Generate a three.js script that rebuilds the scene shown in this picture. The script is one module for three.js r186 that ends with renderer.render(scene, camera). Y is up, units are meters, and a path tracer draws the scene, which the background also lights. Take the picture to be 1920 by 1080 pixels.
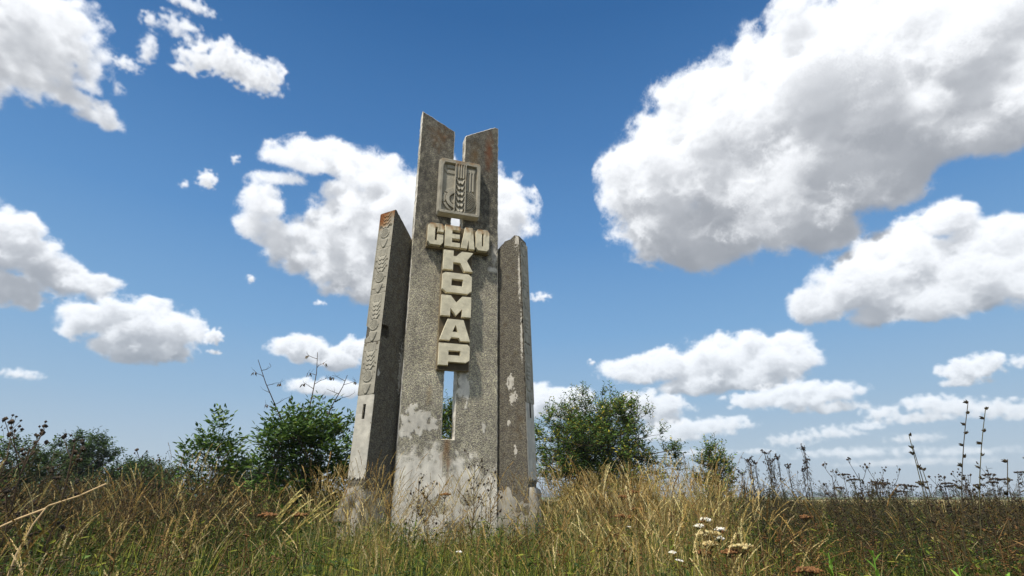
import * as THREE from 'three';
import { mergeGeometries, mergeVertices } from 'three/addons/utils/BufferGeometryUtils.js';
import { Brush, Evaluator, SUBTRACTION } from 'three-bvh-csg';

// ---------------------------------------------------------------- camera, sky, sun, exposure
const scene = new THREE.Scene();
const camera = new THREE.PerspectiveCamera(2 * Math.atan(0.54) * 180 / Math.PI, 16 / 9, 0.05, 12000);
camera.position.set(0, 1, 0);
camera.rotation.x = Math.atan(0.39);
camera.focus = 7.5; camera.userData.fStop = 13; camera.setFocalLength(18.7);
camera.fov = 2 * Math.atan(0.54) * 180 / Math.PI; camera.updateProjectionMatrix();
scene.add(camera);
const renderer = new THREE.WebGLRenderer();
renderer.toneMapping = THREE.LinearToneMapping;
renderer.toneMappingExposure = 1;
renderer.shadowMap.enabled = true;

const SUN = new THREE.Vector3(-0.32, 0.86, 0.40).normalize();
const sun = new THREE.DirectionalLight(new THREE.Color().setRGB(1, 0.95, 0.86), 4.2);
sun.name = 'sun';
sun.position.copy(SUN).multiplyScalar(60); sun.position.z -= 8;
sun.target.position.set(0, 0, -8);
sun.castShadow = true; sun.shadow.radius = 6; sun.shadow.mapSize.set(4096, 4096);
Object.assign(sun.shadow.camera, { left: -25, right: 25, top: 25, bottom: -25, near: 1, far: 150 });
scene.add(sun, sun.target);

// seeded random numbers and a fast gradient noise
function rng(seed) { let a = seed | 0; return () => { a = (a + 0x6d2b79f5) | 0; let t = Math.imul(a ^ (a >>> 15), 1 | a); t = (t + Math.imul(t ^ (t >>> 7), 61 | t)) ^ t; return ((t ^ (t >>> 14)) >>> 0) / 4294967296; }; }
const PERM = new Uint8Array(512), GX = new Float32Array(256), GY = new Float32Array(256), GZ = new Float32Array(256);
{ const r = rng(11), p = Array.from({ length: 256 }, (_, i) => i); for (let i = 255; i > 0; i--) { const j = Math.floor(r() * (i + 1)); [p[i], p[j]] = [p[j], p[i]]; }
  for (let i = 0; i < 512; i++) PERM[i] = p[i & 255];
  for (let i = 0; i < 256; i++) { const z = r() * 2 - 1, a = r() * 6.2832, s = Math.sqrt(1 - z * z); GX[i] = s * Math.cos(a); GY[i] = s * Math.sin(a); GZ[i] = z; } }
function noise(x, y, z) {
  const X = Math.floor(x), Y = Math.floor(y), Z = Math.floor(z), i = X & 255, j = Y & 255, k = Z & 255;
  x -= X; y -= Y; z -= Z;
  const u = x * x * x * (x * (x * 6 - 15) + 10), v = y * y * y * (y * (y * 6 - 15) + 10), w = z * z * z * (z * (z * 6 - 15) + 10);
  const a = PERM[i] + j, b = PERM[i + 1] + j, aa = PERM[a] + k, ab = PERM[a + 1] + k, ba = PERM[b] + k, bb = PERM[b + 1] + k;
  const g = (h, x, y, z) => { const q = PERM[h]; return GX[q] * x + GY[q] * y + GZ[q] * z; };
  const x0 = g(aa, x, y, z), x1 = g(ba, x - 1, y, z), x2 = g(ab, x, y - 1, z), x3 = g(bb, x - 1, y - 1, z);
  const y0 = g(aa + 1, x, y, z - 1), y1 = g(ba + 1, x - 1, y, z - 1), y2 = g(ab + 1, x, y - 1, z - 1), y3 = g(bb + 1, x - 1, y - 1, z - 1);
  const p0 = x0 + u * (x1 - x0), p1 = x2 + u * (x3 - x2), q0 = y0 + u * (y1 - y0), q1 = y2 + u * (y3 - y2);
  const r0 = p0 + v * (p1 - p0), r1 = q0 + v * (q1 - q0);
  return r0 + w * (r1 - r0);
}
function fbm(x, y, z, n = 4) { let s = 0, a = 0.5; for (let i = 0; i < n; i++) { s += a * noise(x, y, z); x = x * 2.03 + 7.1; y = y * 2.03 + 3.7; z = z * 2.03 + 1.3; a *= 0.5; } return s; }
const clamp = (x, a = 0, b = 1) => x < a ? a : x > b ? b : x, mix = (a, b, t) => a + (b - a) * t;
const smooth = (a, b, x) => { const t = clamp((x - a) / (b - a)); return t * t * (3 - 2 * t); };
const lin = (c) => c <= 0.04045 ? c / 12.92 : Math.pow((c + 0.055) / 1.055, 2.4);
const rgb = (r, g, b) => new THREE.Color().setRGB(lin(r / 255), lin(g / 255), lin(b / 255));   // display values to linear ones

// fair-weather cumulus: each cloud is [density, [[azimuth, elevation, half width, half height], ...puffs]] in degrees
const CLOUDS = [
  [1, [[16.5, 31.3, 4.15, 4.89], [16.9, 27.1, 4.41, 3.29], [23.3, 33.6, 5.94, 5.98], [22.7, 25.2, 5.53, 3.85], [31.1, 35.0, 5.94, 6.34], [29.8, 27.2, 6.41, 4.81], [38.1, 35.9, 6.17, 6.34], [37.0, 28.5, 5.64, 4.95], [45.1, 35.7, 6.12, 5.18], [43.6, 30.0, 5.23, 4.11], [49.1, 32.4, 4.39, 5.17], [48.4, 28.1, 3.50, 3.04], [37.3, 39.9, 3.91, 2.16], [53.0, 32.4, 3.96, 4.46], [51.3, 27.7, 3.21, 3.09], [29.6, 40.8, 1.16, 1.93], [24.6, 39.2, 2.13, 1.25], [33.8, 23.0, 3.63, 2.20], [37.9, 21.4, 2.78, 1.68], [36.0, 20.5, 2.33, 1.05], [41.0, 26.7, 2.14, 1.57]]],
  [0.95, [[31.6, 16.8, 2.59, 1.58], [35.4, 17.9, 3.45, 2.63], [35.8, 15.1, 1.72, 1.04], [39.6, 18.6, 3.79, 3.19], [42.2, 21.6, 1.86, 1.77], [43.3, 16.7, 3.54, 3.24], [45.8, 17.4, 2.48, 2.92], [47.6, 16.0, 2.57, 2.82], [39.4, 15.8, 4.39, 2.04]]],
  [0.74, [[-25.9, 32.3, 2.44, 1.32], [-22.5, 32.7, 3.82, 1.76], [-17.5, 31.9, 3.30, 2.25], [-15.8, 33.0, 2.41, 1.17], [-19.7, 30.0, 2.19, 1.39], [-28.3, 27.0, 1.70, 2.45], [-27.5, 30.0, 2.30, 0.76], [-28.3, 25.0, 2.07, 1.33], [-26.1, 24.1, 1.94, 1.25], [-23.8, 23.1, 3.02, 2.02], [-20.7, 24.7, 3.76, 3.25], [-17.4, 25.9, 4.59, 3.96], [-13.4, 28.3, 4.69, 3.89], [-15.8, 22.5, 4.48, 3.33], [-19.2, 21.9, 3.28, 2.18], [-10.1, 26.1, 5.63, 4.80], [-16.4, 20.2, 2.26, 1.33], [-3.9, 29.2, 4.82, 3.96], [-0.7, 29.3, 2.27, 2.54], [-7.0, 27.4, 5.10, 5.39]]],
  [0.55, [[-51.3, 35.1, 3.83, 2.81], [-48.4, 34.1, 2.84, 3.36], [-49.1, 31.3, 2.91, 1.65], [-48.0, 36.3, 1.85, 1.95], [-52.9, 32.0, 3.27, 3.72], [-45.5, 31.0, 2.09, 1.00], [-43.3, 30.5, 1.30, 1.12], [-43.0, 32.8, 0.62, 0.72], [-46.8, 37.1, 0.75, 0.55]]],
  [0.3, [[-42.9, 35.3, 0.89, 0.54]]],
  [0.32, [[-41.6, 37.2, 0.57, 1.43]]],
  [0.3, [[-39.6, 39.9, 1.35, 0.92]]],
  [0.4, [[-39.6, 42.0, 1.91, 0.57]]],
  [0.25, [[-42.2, 39.4, 0.60, 0.57]]],
  [0.52, [[-34.2, 38.7, 2.88, 1.35], [-31.3, 38.3, 1.99, 1.30], [-37.3, 38.0, 1.32, 0.96], [-29.7, 39.2, 1.00, 1.11], [-35.0, 40.4, 0.51, 0.52], [-37.9, 36.9, 1.02, 0.52]]],
  [0.88, [[-47.1, 18.5, 2.30, 2.46], [-45.1, 18.2, 1.67, 1.90], [-45.0, 15.2, 2.05, 1.34], [-43.2, 17.2, 1.68, 1.30], [-41.1, 16.6, 1.85, 1.07], [-39.6, 17.1, 1.25, 0.91]]],
  [0.9, [[-39.3, 14.0, 2.20, 1.62], [-36.6, 14.0, 3.08, 1.95], [-34.1, 14.0, 2.48, 1.91], [-35.4, 12.3, 3.42, 1.40], [-32.3, 13.9, 1.27, 1.26], [-36.1, 15.6, 1.02, 0.85]]],
  [0.6, [[-30.1, 14.0, 0.66, 0.74], [-29.8, 12.6, 0.52, 0.20]]],
  [0.35, [[-43.0, 8.9, 1.39, 0.37]]],
  [0.9, [[-21.8, 13.7, 2.62, 1.26], [-18.6, 13.1, 2.71, 1.18], [-17.0, 14.1, 1.58, 1.08]]],
  [0.8, [[-19.0, 10.1, 3.19, 0.79], [-16.7, 10.0, 2.62, 0.69]]],
  [0.5, [[-33.7, 28.1, 0.73, 0.82]]],
  [0.3, [[-35.5, 27.2, 0.37, 0.38]]],
  [0.4, [[-27.9, 19.9, 0.37, 0.41]]],
  [0.3, [[3.2, 20.3, 1.14, 0.51]]],
  [0.2, [[-20.9, 18.5, 0.66, 0.27]]],
  [0.4, [[8.6, 13.2, 0.39, 0.28]]],
  [0.2, [[-31.6, 30.7, 0.40, 0.44]]],
  [0.25, [[-28.6, 33.0, 0.56, 0.34]]],
  [0.95, [[13.4, 12.0, 3.96, 1.41], [16.4, 12.3, 2.84, 1.61], [21.1, 12.5, 3.40, 2.20], [25.1, 12.1, 3.65, 2.44], [28.0, 12.6, 2.20, 2.00], [22.9, 10.5, 5.09, 1.23], [18.8, 10.4, 2.99, 0.95]]],
  [0.7, [[24.5, 8.6, 2.51, 0.80], [28.2, 8.7, 3.40, 1.17], [31.3, 8.8, 1.95, 0.81], [30.4, 7.5, 2.37, 0.57]]],
  [0.85, [[14.1, 8.4, 3.42, 1.37], [5.4, 8.9, 2.87, 1.62], [3.4, 9.5, 2.01, 1.42], [15.3, 7.0, 1.95, 0.73]]],
  [0.6, [[17.8, 6.2, 3.93, 0.82], [21.3, 6.5, 2.37, 0.65], [16.2, 5.5, 3.01, 0.61]]],
  [0.85, [[40.8, 9.4, 1.55, 0.94], [42.1, 9.8, 1.04, 0.84], [40.2, 8.7, 0.99, 0.43]]],
  [0.35, [[44.1, 9.7, 0.65, 0.49]]],
  [0.5, [[37.7, 7.2, 1.90, 0.61], [39.3, 6.7, 2.29, 0.68], [34.3, 6.7, 1.36, 0.59], [36.7, 6.1, 2.78, 0.44], [41.9, 6.3, 2.12, 0.66], [43.6, 5.9, 1.72, 0.60]]],
  [0.3, [[26.9, 4.8, 2.07, 0.57], [30.2, 5.3, 2.42, 0.56], [32.9, 5.7, 1.54, 0.41], [36.0, 4.5, 1.84, 0.39]]],
  [0.22, [[31.5, 3.5, 4.54, 0.45], [38.9, 3.3, 3.48, 0.37], [35.2, 2.6, 5.42, 0.34]]],
  [0.2, [[18.5, 3.9, 2.90, 0.30], [23.8, 3.9, 1.81, 0.29]]],
];
{ // the same kind of clouds go on round the rest of the sky
  const r = rng(77);
  for (let k = 0; k < 46; k++) {
    const az = 62 + r() * 236, el = 6 + 66 * Math.pow(r(), 1.1), s = (1.6 + el * 0.11) * (0.5 + r() * 0.9), puffs = [];
    for (let i = 0, n = 4 + Math.floor(r() * 7); i < n; i++) {
      const w = s * (0.6 + r() * 0.8);
      puffs.push([az + (r() - 0.5) * 4.6 * s / Math.cos(Math.min(el, 66) * 0.01745), el + (r() - 0.4) * 1.5 * s, w, w * (0.5 + r() * 0.3)]);
    }
    CLOUDS.push([el < 12 ? 0.7 : 1, puffs, 2]);
  }
}
const SKY_STOPS = [[0, 192, 204, 214], [4, 178, 198, 215], [9, 155, 187, 216], [16, 127, 171, 214], [26, 97, 147, 201], [36, 76, 126, 183], [48, 56, 105, 162], [65, 46, 96, 153], [90, 42, 90, 147]];
function skyColor(el, out) {
  let i = 0; while (i < SKY_STOPS.length - 2 && el > SKY_STOPS[i + 1][0]) i++;
  const a = SKY_STOPS[i], b = SKY_STOPS[i + 1], t = clamp((el - a[0]) / (b[0] - a[0]));
  for (let c = 0; c < 3; c++) out[c] = mix(lin(a[c + 1] / 255), lin(b[c + 1] / 255), t);
}
function makeSky(W, H) {
  const data = new Float32Array(W * H * 4), col = [0, 0, 0], D = Math.PI / 180;
  for (let y = 0; y < H; y++) {
    skyColor(Math.max(0, ((y + 0.5) / H - 0.5) * 180), col);
    for (let x = 0; x < W; x++) { const o = (y * W + x) * 4; data[o] = col[0]; data[o + 1] = col[1]; data[o + 2] = col[2]; data[o + 3] = 1; }
  }
  const dirOf = (az, el, v) => v.set(Math.cos(el) * Math.sin(az), Math.sin(el), -Math.cos(el) * Math.cos(az));
  const N = new THREE.Vector3(), T = new THREE.Vector3(), U = new THREE.Vector3(), d = new THREE.Vector3();
  CLOUDS.forEach(([dens, list, block = 1], ci) => {
    const seed = ci * 17.3;
    // frame at the cloud's middle
    let wa = 0, az0 = 0, el0 = 0;
    for (const p of list) { const w = p[2] * p[3]; wa += w; az0 += p[0] * w; el0 += p[1] * w; }
    az0 *= D / wa; el0 *= D / wa;
    dirOf(az0, el0, N); T.set(Math.cos(az0), 0, Math.sin(az0)); U.crossVectors(T, N).normalize();
    let lo = 1e9, hi = -1e9, al = 1e9, ah = -1e9, rs = 0;
    const r = rng(500 + ci), puffs = list.map(([az, el, rx, ry]) => {
      dirOf(az * D, el * D, d);
      const q = d.dot(N);
      lo = Math.min(lo, el - ry * 1.7); hi = Math.max(hi, el + ry * 1.7);
      const wz = rx * 1.7 / Math.cos(Math.min(80, el + ry) * D); al = Math.min(al, az - wz); ah = Math.max(ah, az + wz);
      rs += Math.sqrt(rx * ry) * D;
      return { x: d.dot(T) / q, y: d.dot(U) / q, z: (r() - 0.5) * ry * D * 0.8, rx: rx * D, ry: ry * D, rz: Math.sqrt(rx * ry) * D };
    });
    const rad = rs / puffs.length, big = Math.max(...puffs.map((p) => p.ry)), wisp = clamp((1 - dens) / 0.6), freq = mix(0.9, 1.9, wisp) / Math.max(rad, 0.012);
    const amp = mix(1.5, 2.7, wisp), zr = Math.max(...puffs.map((p) => p.rz)) * 1.15, steps = block > 1 ? 12 : big > 0.02 ? 26 : 14, dz = 2 * zr / steps, K = dens * mix(9, 5.5, wisp) / rad;
    const yLow = Math.min(...puffs.map((p) => p.y - p.ry * 0.7)), yHigh = Math.max(...puffs.map((p) => p.y + p.ry * 0.7));
    const lx = SUN.dot(T), ly = SUN.dot(U), lz = SUN.dot(N), near = [], wide = [];
    const shape = (x, y, z, list) => {
      let m = -9;
      for (let i = 0; i < list.length; i++) {
        const p = list[i], a = (x - p.x) / p.rx, b0 = (y - p.y) / p.ry, b = b0 < 0 ? b0 * 1.22 : b0, c = (z - p.z) / p.rz, v = 1 - Math.sqrt(a * a + b * b + c * c);
        m = m > v ? (m - v < 0.25 ? m + (0.25 - (m - v)) * (0.25 - (m - v)) : m) : (v - m < 0.25 ? v + (0.25 - (v - m)) * (0.25 - (v - m)) : v);
      }
      return m;
    };
    const rough = (x, y, z, n) => {
      let s = 0, a = 0.5, f = freq;
      for (let i = 0; i < n; i++) { const q = noise(x * f + seed, y * f * 1.15 + seed * 0.7, z * f + 3.3); s += a * (i < 1 ? q * 1.25 : mix(0.38 - Math.abs(q) * 1.5, q * 1.15, wisp * 0.6)); f *= 2.13; a *= 0.62; }
      return s;
    };
    const gain = mix(1.9, 1.35, wisp), cut = mix(-0.05, 0.08, wisp);
    const at = (x, y, z, n, list) => {
      const b = shape(x, y, z, list); if (b < -0.55) return 0;
      const m = mix(clamp(1.2 - b * 0.9), 1, wisp), h = b - cut; if (h > amp * 0.6 * m + 0.45) return 1;
      const e = clamp((h + amp * rough(x, y, z, n) * m) * gain); return e * e * (2 - e);
    };
    const y0 = Math.max(Math.floor((lo / 180 + 0.5) * H), H >> 1), y1 = Math.min(H - 1, Math.ceil((hi / 180 + 0.5) * H));
    const x0 = Math.floor((al - 90) / 360 * W + W / 2), x1 = Math.ceil((ah - 90) / 360 * W + W / 2);
    for (let y = y0; y <= y1; y += block) for (let xx = x0; xx <= x1; xx += block) {
      const el = ((y + 0.5) / H - 0.5) * Math.PI, az = ((xx + 0.5) / W - 0.5) * 2 * Math.PI + Math.PI / 2;
      dirOf(az, el, d);
      const q = d.dot(N); if (q < 0.2) continue;
      const px = d.dot(T) / q, py = d.dot(U) / q;
      near.length = 0;
      for (const p of puffs) { const a = (px - p.x) / p.rx, b = (py - p.y) / p.ry; if (a * a + b * b < 2.3) near.push(p); }
      if (!near.length) continue;
      wide.length = 0;
      for (const p of puffs) { const a = (px + lx * rad - p.x) / (p.rx + 2 * rad), b = (py + ly * rad * 1.5 - p.y) / (p.ry + 2 * rad); if (a * a + b * b < 1.3) wide.push(p); }
      let tr = 1, R = 0, G = 0, B = 0, z = -zr + dz * ((Math.imul(xx * 73856093 ^ y * 19349663, 2654435761) >>> 8 & 255) / 255);
      const hazeD = Math.exp(-el / D / 7.5), hz = hazeD * 0.62;
      for (let i = 0; i < steps && tr > 0.015; i++, z += dz) {
        const e = at(px, py, z, block > 1 ? 4 : 6, near); if (e <= 0) continue;
        let tau = 0, st = rad * 0.18, L = st * (0.25 + 0.5 * ((Math.imul(xx * 668265263 ^ y * 374761393 ^ i * 2246822519, 3266489917) >>> 9 & 255) / 255));
        for (let j = 0; j < 5; j++) { tau += at(px + lx * L, py + ly * L, z + lz * L, j < 2 ? 3 : 2, wide) * st; L += st * 1.3; st *= 1.6; }
        tau *= K * 0.42;
        const lit = 0.58 * Math.exp(-tau * 0.8) + 0.42 * Math.exp(-tau * 0.13), up = clamp((py - yLow) / (yHigh - yLow));
        const a = 1 - Math.exp(-e * K * dz), w = a * tr;
        R += w * (0.80 * lit + 0.225 + 0.15 * up); G += w * (0.80 * lit + 0.245 + 0.155 * up); B += w * (0.79 * lit + 0.28 + 0.165 * up);
        tr *= 1 - a;
      }
      const c = 1 - tr;
      if (c <= 0) continue;
      for (let by = 0; by < block; by++) for (let bx = 0; bx < block; bx++) {   // with the air between here and the cloud
        const o = (Math.min(y + by, H - 1) * W + (((xx + bx) % W) + W) % W) * 4;
        data[o] = data[o] * tr + R * (1 - hz) + c * data[o] * hz; data[o + 1] = data[o + 1] * tr + G * (1 - hz) + c * data[o + 1] * hz; data[o + 2] = data[o + 2] * tr + B * (1 - hz) + c * data[o + 2] * hz;
      }
    }
  });
  const t = new THREE.DataTexture(data, W, H, THREE.RGBAFormat, THREE.FloatType);
  t.mapping = THREE.EquirectangularReflectionMapping; t.magFilter = t.minFilter = THREE.LinearFilter; t.wrapS = THREE.RepeatWrapping; t.needsUpdate = true;
  return t;
}
const sky = makeSky(4096, 2048);
scene.background = sky; scene.environment = sky;

// ---------------------------------------------------------------- helpers
const UP = new THREE.Vector3(0, 1, 0), names = {};
function numbered(n) { const k = names[n] = (names[n] ?? -1) + 1; return k ? n + '_' + String(k).padStart(3, '0') : n; }
function mesh(name, geometry, material, parent) { const m = new THREE.Mesh(geometry, material); m.name = name; m.castShadow = m.receiveShadow = true; parent.add(m); return m; }
function thing(name, label, category, group, x = 0, z = 0, turn = 0) {
  const o = new THREE.Group(); o.name = numbered(name); o.position.set(x, 0, z); o.rotation.y = turn; o.userData = { label, category }; if (group) o.userData.group = group; scene.add(o); return o;
}
function setting(name, geometry, material, kind = 'structure') { const m = mesh(name, geometry, material, scene); m.userData.kind = kind; return m; }
function dataTexture(w, h, f, srgb = true) {
  const d = new Uint8Array(w * h * 4), c = [0, 0, 0];
  for (let y = 0; y < h; y++) for (let x = 0; x < w; x++) { f(x, y, c); const o = (y * w + x) * 4; d[o] = clamp(c[0], 0, 255); d[o + 1] = clamp(c[1], 0, 255); d[o + 2] = clamp(c[2], 0, 255); d[o + 3] = 255; }
  const t = new THREE.DataTexture(d, w, h); t.magFilter = t.minFilter = THREE.LinearFilter; t.wrapS = t.wrapT = THREE.RepeatWrapping; if (srgb) t.colorSpace = THREE.SRGBColorSpace; t.needsUpdate = true; return t;
}

// ---------------------------------------------------------------- ground and far fields
const groundHeight = (x, z) => { const r = Math.hypot(x, z), k = smooth(60, 12, r); return k * (0.10 * noise(x * 0.25 + 5, 0.5, z * 0.25) + 0.04 * noise(x * 0.9, 4.5, z * 0.9)); };
{
  const pos = [0, groundHeight(0, 0), 0], uv = [0, 0], idx = [], S = 120, R = 64;
  for (let i = 0; i <= R; i++) { const r = 0.4 * Math.pow(6500 / 0.4, i / R); for (let j = 0; j < S; j++) { const a = j / S * 2 * Math.PI, x = Math.cos(a) * r, z = Math.sin(a) * r; pos.push(x, groundHeight(x, z), z); uv.push(x / 3, z / 3); } }
  for (let j = 0; j < S; j++) idx.push(0, 1 + (j + 1) % S, 1 + j);
  for (let i = 0; i < R; i++) for (let j = 0; j < S; j++) { const a = 1 + i * S + j, b = 1 + i * S + (j + 1) % S, c = a + S, d = b + S; idx.push(a, b, c, b, d, c); }
  const g = new THREE.BufferGeometry(); g.setAttribute('position', new THREE.Float32BufferAttribute(pos, 3)); g.setAttribute('uv', new THREE.Float32BufferAttribute(uv, 2)); g.setIndex(idx); g.computeVertexNormals();
  const map = dataTexture(512, 512, (x, y, c) => { const n = noise(x / 9, y / 9, 1) + 0.6 * noise(x / 3, y / 3, 2), k = noise(x / 60, y / 60, 3); c[0] = 92 + 40 * n + 20 * k; c[1] = 82 + 34 * n + 26 * k; c[2] = 48 + 22 * n + 8 * k; });
  setting('ground', g, new THREE.MeshStandardMaterial({ map, roughness: 1 }));
  const fieldMat = (r, g, b) => new THREE.MeshStandardMaterial({ color: rgb(r, g, b), roughness: 1 });
  const strip = (name, x0, x1, z0, z1, y, m) => { const p = new THREE.PlaneGeometry(x1 - x0, z1 - z0, 40, 4).rotateX(-Math.PI / 2).translate((x0 + x1) / 2, y, -(z0 + z1) / 2); return setting(name, p, m); };
  strip('stubble_field', 8, 260, 62, 150, 0.03, fieldMat(196, 176, 122));
  strip('green_field', -300, 500, 190, 420, 0.02, fieldMat(104, 116, 66));
  strip('stubble_field_001', -140, -20, 45, 110, 0.03, fieldMat(170, 152, 104));
}

// ---------------------------------------------------------------- concrete
function pebbles(x, y, s) {   // broken-stone facing: value of the stone at a point given in metres
  const gx = x / s, gy = y / s, X = Math.floor(gx), Y = Math.floor(gy); let best = 9, second = 9, id = 0;
  for (let i = -1; i <= 1; i++) for (let j = -1; j <= 1; j++) {
    const a = PERM[(PERM[(X + i) & 255] + Y + j) & 255], b = PERM[(a + 57) & 255], dx = X + i + a / 255 - gx, dy = Y + j + b / 255 - gy, d = dx * dx + dy * dy;
    if (d < best) { second = best; best = d; id = PERM[(a + b) & 255]; } else if (d < second) second = d;
  }
  return [id / 255, Math.sqrt(second) - Math.sqrt(best)];
}
// a facing of width x height metres from the point (x0, y0); smoothAt says where smooth render covers the stones (0 to 1), stain adds rust or lichen
function facing({ w, h, x0, y0, width, height, seed, base, smoothAt, stain }) {
  const bump = new Float32Array(w * h);
  const map = dataTexture(w, h, (i, j, c) => {
    const x = x0 + (i + 0.5) / w * width, y = y0 + (j + 0.5) / h * height;
    const [id, edge] = pebbles(x + seed, y + seed * 0.37, 0.012), big = fbm(x * 2.2 + seed, y * 1.3, seed, 4), mid = fbm(x * 11 + seed, y * 8, seed + 3, 4), fine = noise(x * 140, y * 140, seed);
    const gap = clamp(edge * 4.5), tone = (0.72 + 0.46 * id) * (0.62 + 0.38 * gap) * (1 + 0.38 * mid + 0.4 * big);
    let r = base[0] * tone, g = base[1] * tone * (0.985 + 0.03 * id), b = base[2] * tone * (0.95 + 0.08 * (1 - id));
    const s = smoothAt ? clamp(smoothAt(x, y, big, mid)) : 0;
    const lift = 1 + 0.34 * mid + 0.12 * fine + 0.25 * big, pit = noise(x * 55 + 9, y * 55, seed + 8) > 0.46 ? 0.55 : 1;
    r = mix(r, 224 * lift * pit, s); g = mix(g, 216 * lift * pit, s); b = mix(b, 201 * lift * pit, s);
    c[0] = r; c[1] = g; c[2] = b;
    if (stain) stain(x, y, big, mid, c);
    bump[j * w + i] = mix(gap * (0.45 + 0.55 * id), 0.8 + 0.25 * mid + 0.05 * fine - (pit < 1 ? 0.3 : 0), s);
  });
  const bumpMap = dataTexture(w, h, (i, j, c) => { c[0] = c[1] = c[2] = 255 * bump[j * w + i]; }, false);
  for (const t of [map, bumpMap]) { t.repeat.set(1 / width, 1 / height); t.offset.set(-x0 / width, -y0 / height); }
  return new THREE.MeshStandardMaterial({ map, bumpMap, bumpScale: 0.012, roughness: 0.95 });
}
const tintTo = (c, r, g, b, k) => { k = clamp(k); c[0] = mix(c[0], r, k); c[1] = mix(c[1], g, k); c[2] = mix(c[2], b, k); };
const spot = (x, y, cx, cy, rx, ry) => 1 - Math.hypot((x - cx) / rx, (y - cy) / ry);
const slabFacing = facing({ w: 512, h: 2048, x0: -0.82, y0: -0.05, width: 1.64, height: 7.5, seed: 3, base: [204, 194, 173],
  smoothAt: (x, y, big, mid) => {
    const edge = (x < -0.1 ? 1.72 + 0.25 * (x + 0.5) : 1.52 + 0.14 * Math.sin(x * 9)) + 0.9 * mid + 0.5 * big;
    const grit = 0.55 * noise(x * 75, y * 75, 4) + 0.4 * noise(x * 34, y * 34, 9);
    let s = (edge - y) * 3.2 + grit;
    for (const [cx, cy, rx, ry] of [[-0.5, 2.02, 0.2, 0.2], [-0.62, 1.9, 0.12, 0.14], [-0.27, 1.96, 0.09, 0.1], [0.63, 4.78, 0.07, 0.2], [0.6, 4.5, 0.09, 0.05], [0.17, 2.55, 0.1, 0.26], [-0.5, 6.83, 0.03, 0.03], [-0.31, 6.95, 0.035, 0.03], [0.5, 1.95, 0.05, 0.06]])
      s = Math.max(s, (spot(x, y, cx, cy, rx, ry) + 2.4 * mid) * 4 + grit);
    for (const [cx, cy, rx, ry] of [[-0.2, 0.86, 0.22, 0.13], [0.3, 0.95, 0.12, 0.09], [0.1, 0.6, 0.2, 0.08]]) s = Math.min(s, 1 - (spot(x, y, cx, cy, rx, ry) + 1.5 * mid) * 5);
    return s;
  },
  stain: (x, y, big, mid, c) => {
    const high = smooth(4.2, 5.4, y + 2.2 * mid + big);    // sooty lichen on the weathered head of the sign
    for (let i = 0; i < 3; i++) c[i] *= 1 - 0.5 * high * clamp(0.8 + 1.6 * mid);
    const run = clamp(fbm(x * 7 + 2 + mid, y * 0.8 + mid, 5, 4) * 2.2 + mid - 0.15); for (let i = 0; i < 3; i++) c[i] *= 1 - 0.32 * run;   // dark water runs
    tintTo(c, 122, 62, 26, (spot(x, y, 0.5, 6.78, 0.1, 0.5) + 1.4 * mid) * 0.75);
    tintTo(c, 118, 84, 40, (spot(x, y, 0.24, 6.7, 0.12, 0.3) + 1.6 * mid) * 0.5);
    tintTo(c, 106, 72, 40, (spot(x, y, -0.42, 6.95, 0.3, 0.4) + 2.0 * mid - 0.2) * 0.6);
    tintTo(c, 120, 80, 44, (spot(x, y, -0.05, 1.62, 0.09, 0.3) + 1.6 * mid) * 0.55);
    tintTo(c, 112, 84, 56, (spot(x, y, -0.02, 1.35, 0.035, 0.45) + 1.5 * mid) * 0.5);
    tintTo(c, 128, 104, 72, (spot(x, y, -0.35, 2.35, 0.06, 0.22) + 1.4 * mid) * 0.4);
  } });
const wingFacing = [-1, 1].map((side) => facing({ w: 256, h: 1536, x0: -0.2, y0: -0.05, width: 0.92, height: 5.5, seed: 21 + side, base: side < 0 ? [140, 131, 114] : [146, 137, 121],
  smoothAt: (x, y, big, mid) => { let s = 0; for (const [cx, cy, rx, ry] of side < 0 ? [[0.02, 2.75, 0.06, 0.42], [0.5, 2.62, 0.05, 0.06]] : [[0.28, 2.62, 0.07, 0.13], [0.32, 2.38, 0.07, 0.09], [0.25, 2.02, 0.03, 0.05], [0.36, 1.62, 0.03, 0.08], [0.40, 5.0, 0.06, 0.12], [0.44, 4.4, 0.03, 0.5], [0.47, 3.4, 0.025, 0.5]]) s = Math.max(s, (spot(x, y, cx, cy, rx, ry) + 1.9 * fbm(x * 30, y * 24, 7, 3)) * 3.5 + 0.5 * noise(x * 75, y * 75, 4)); return s; },
  stain: (x, y, big, mid, c) => { const k = 1 - 0.3 * clamp(0.4 + 2 * mid + big); for (let i = 0; i < 3; i++) c[i] *= k; tintTo(c, 104, 82, 54, (mid + 0.5 * big - 0.05) * 0.9); } }));
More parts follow.
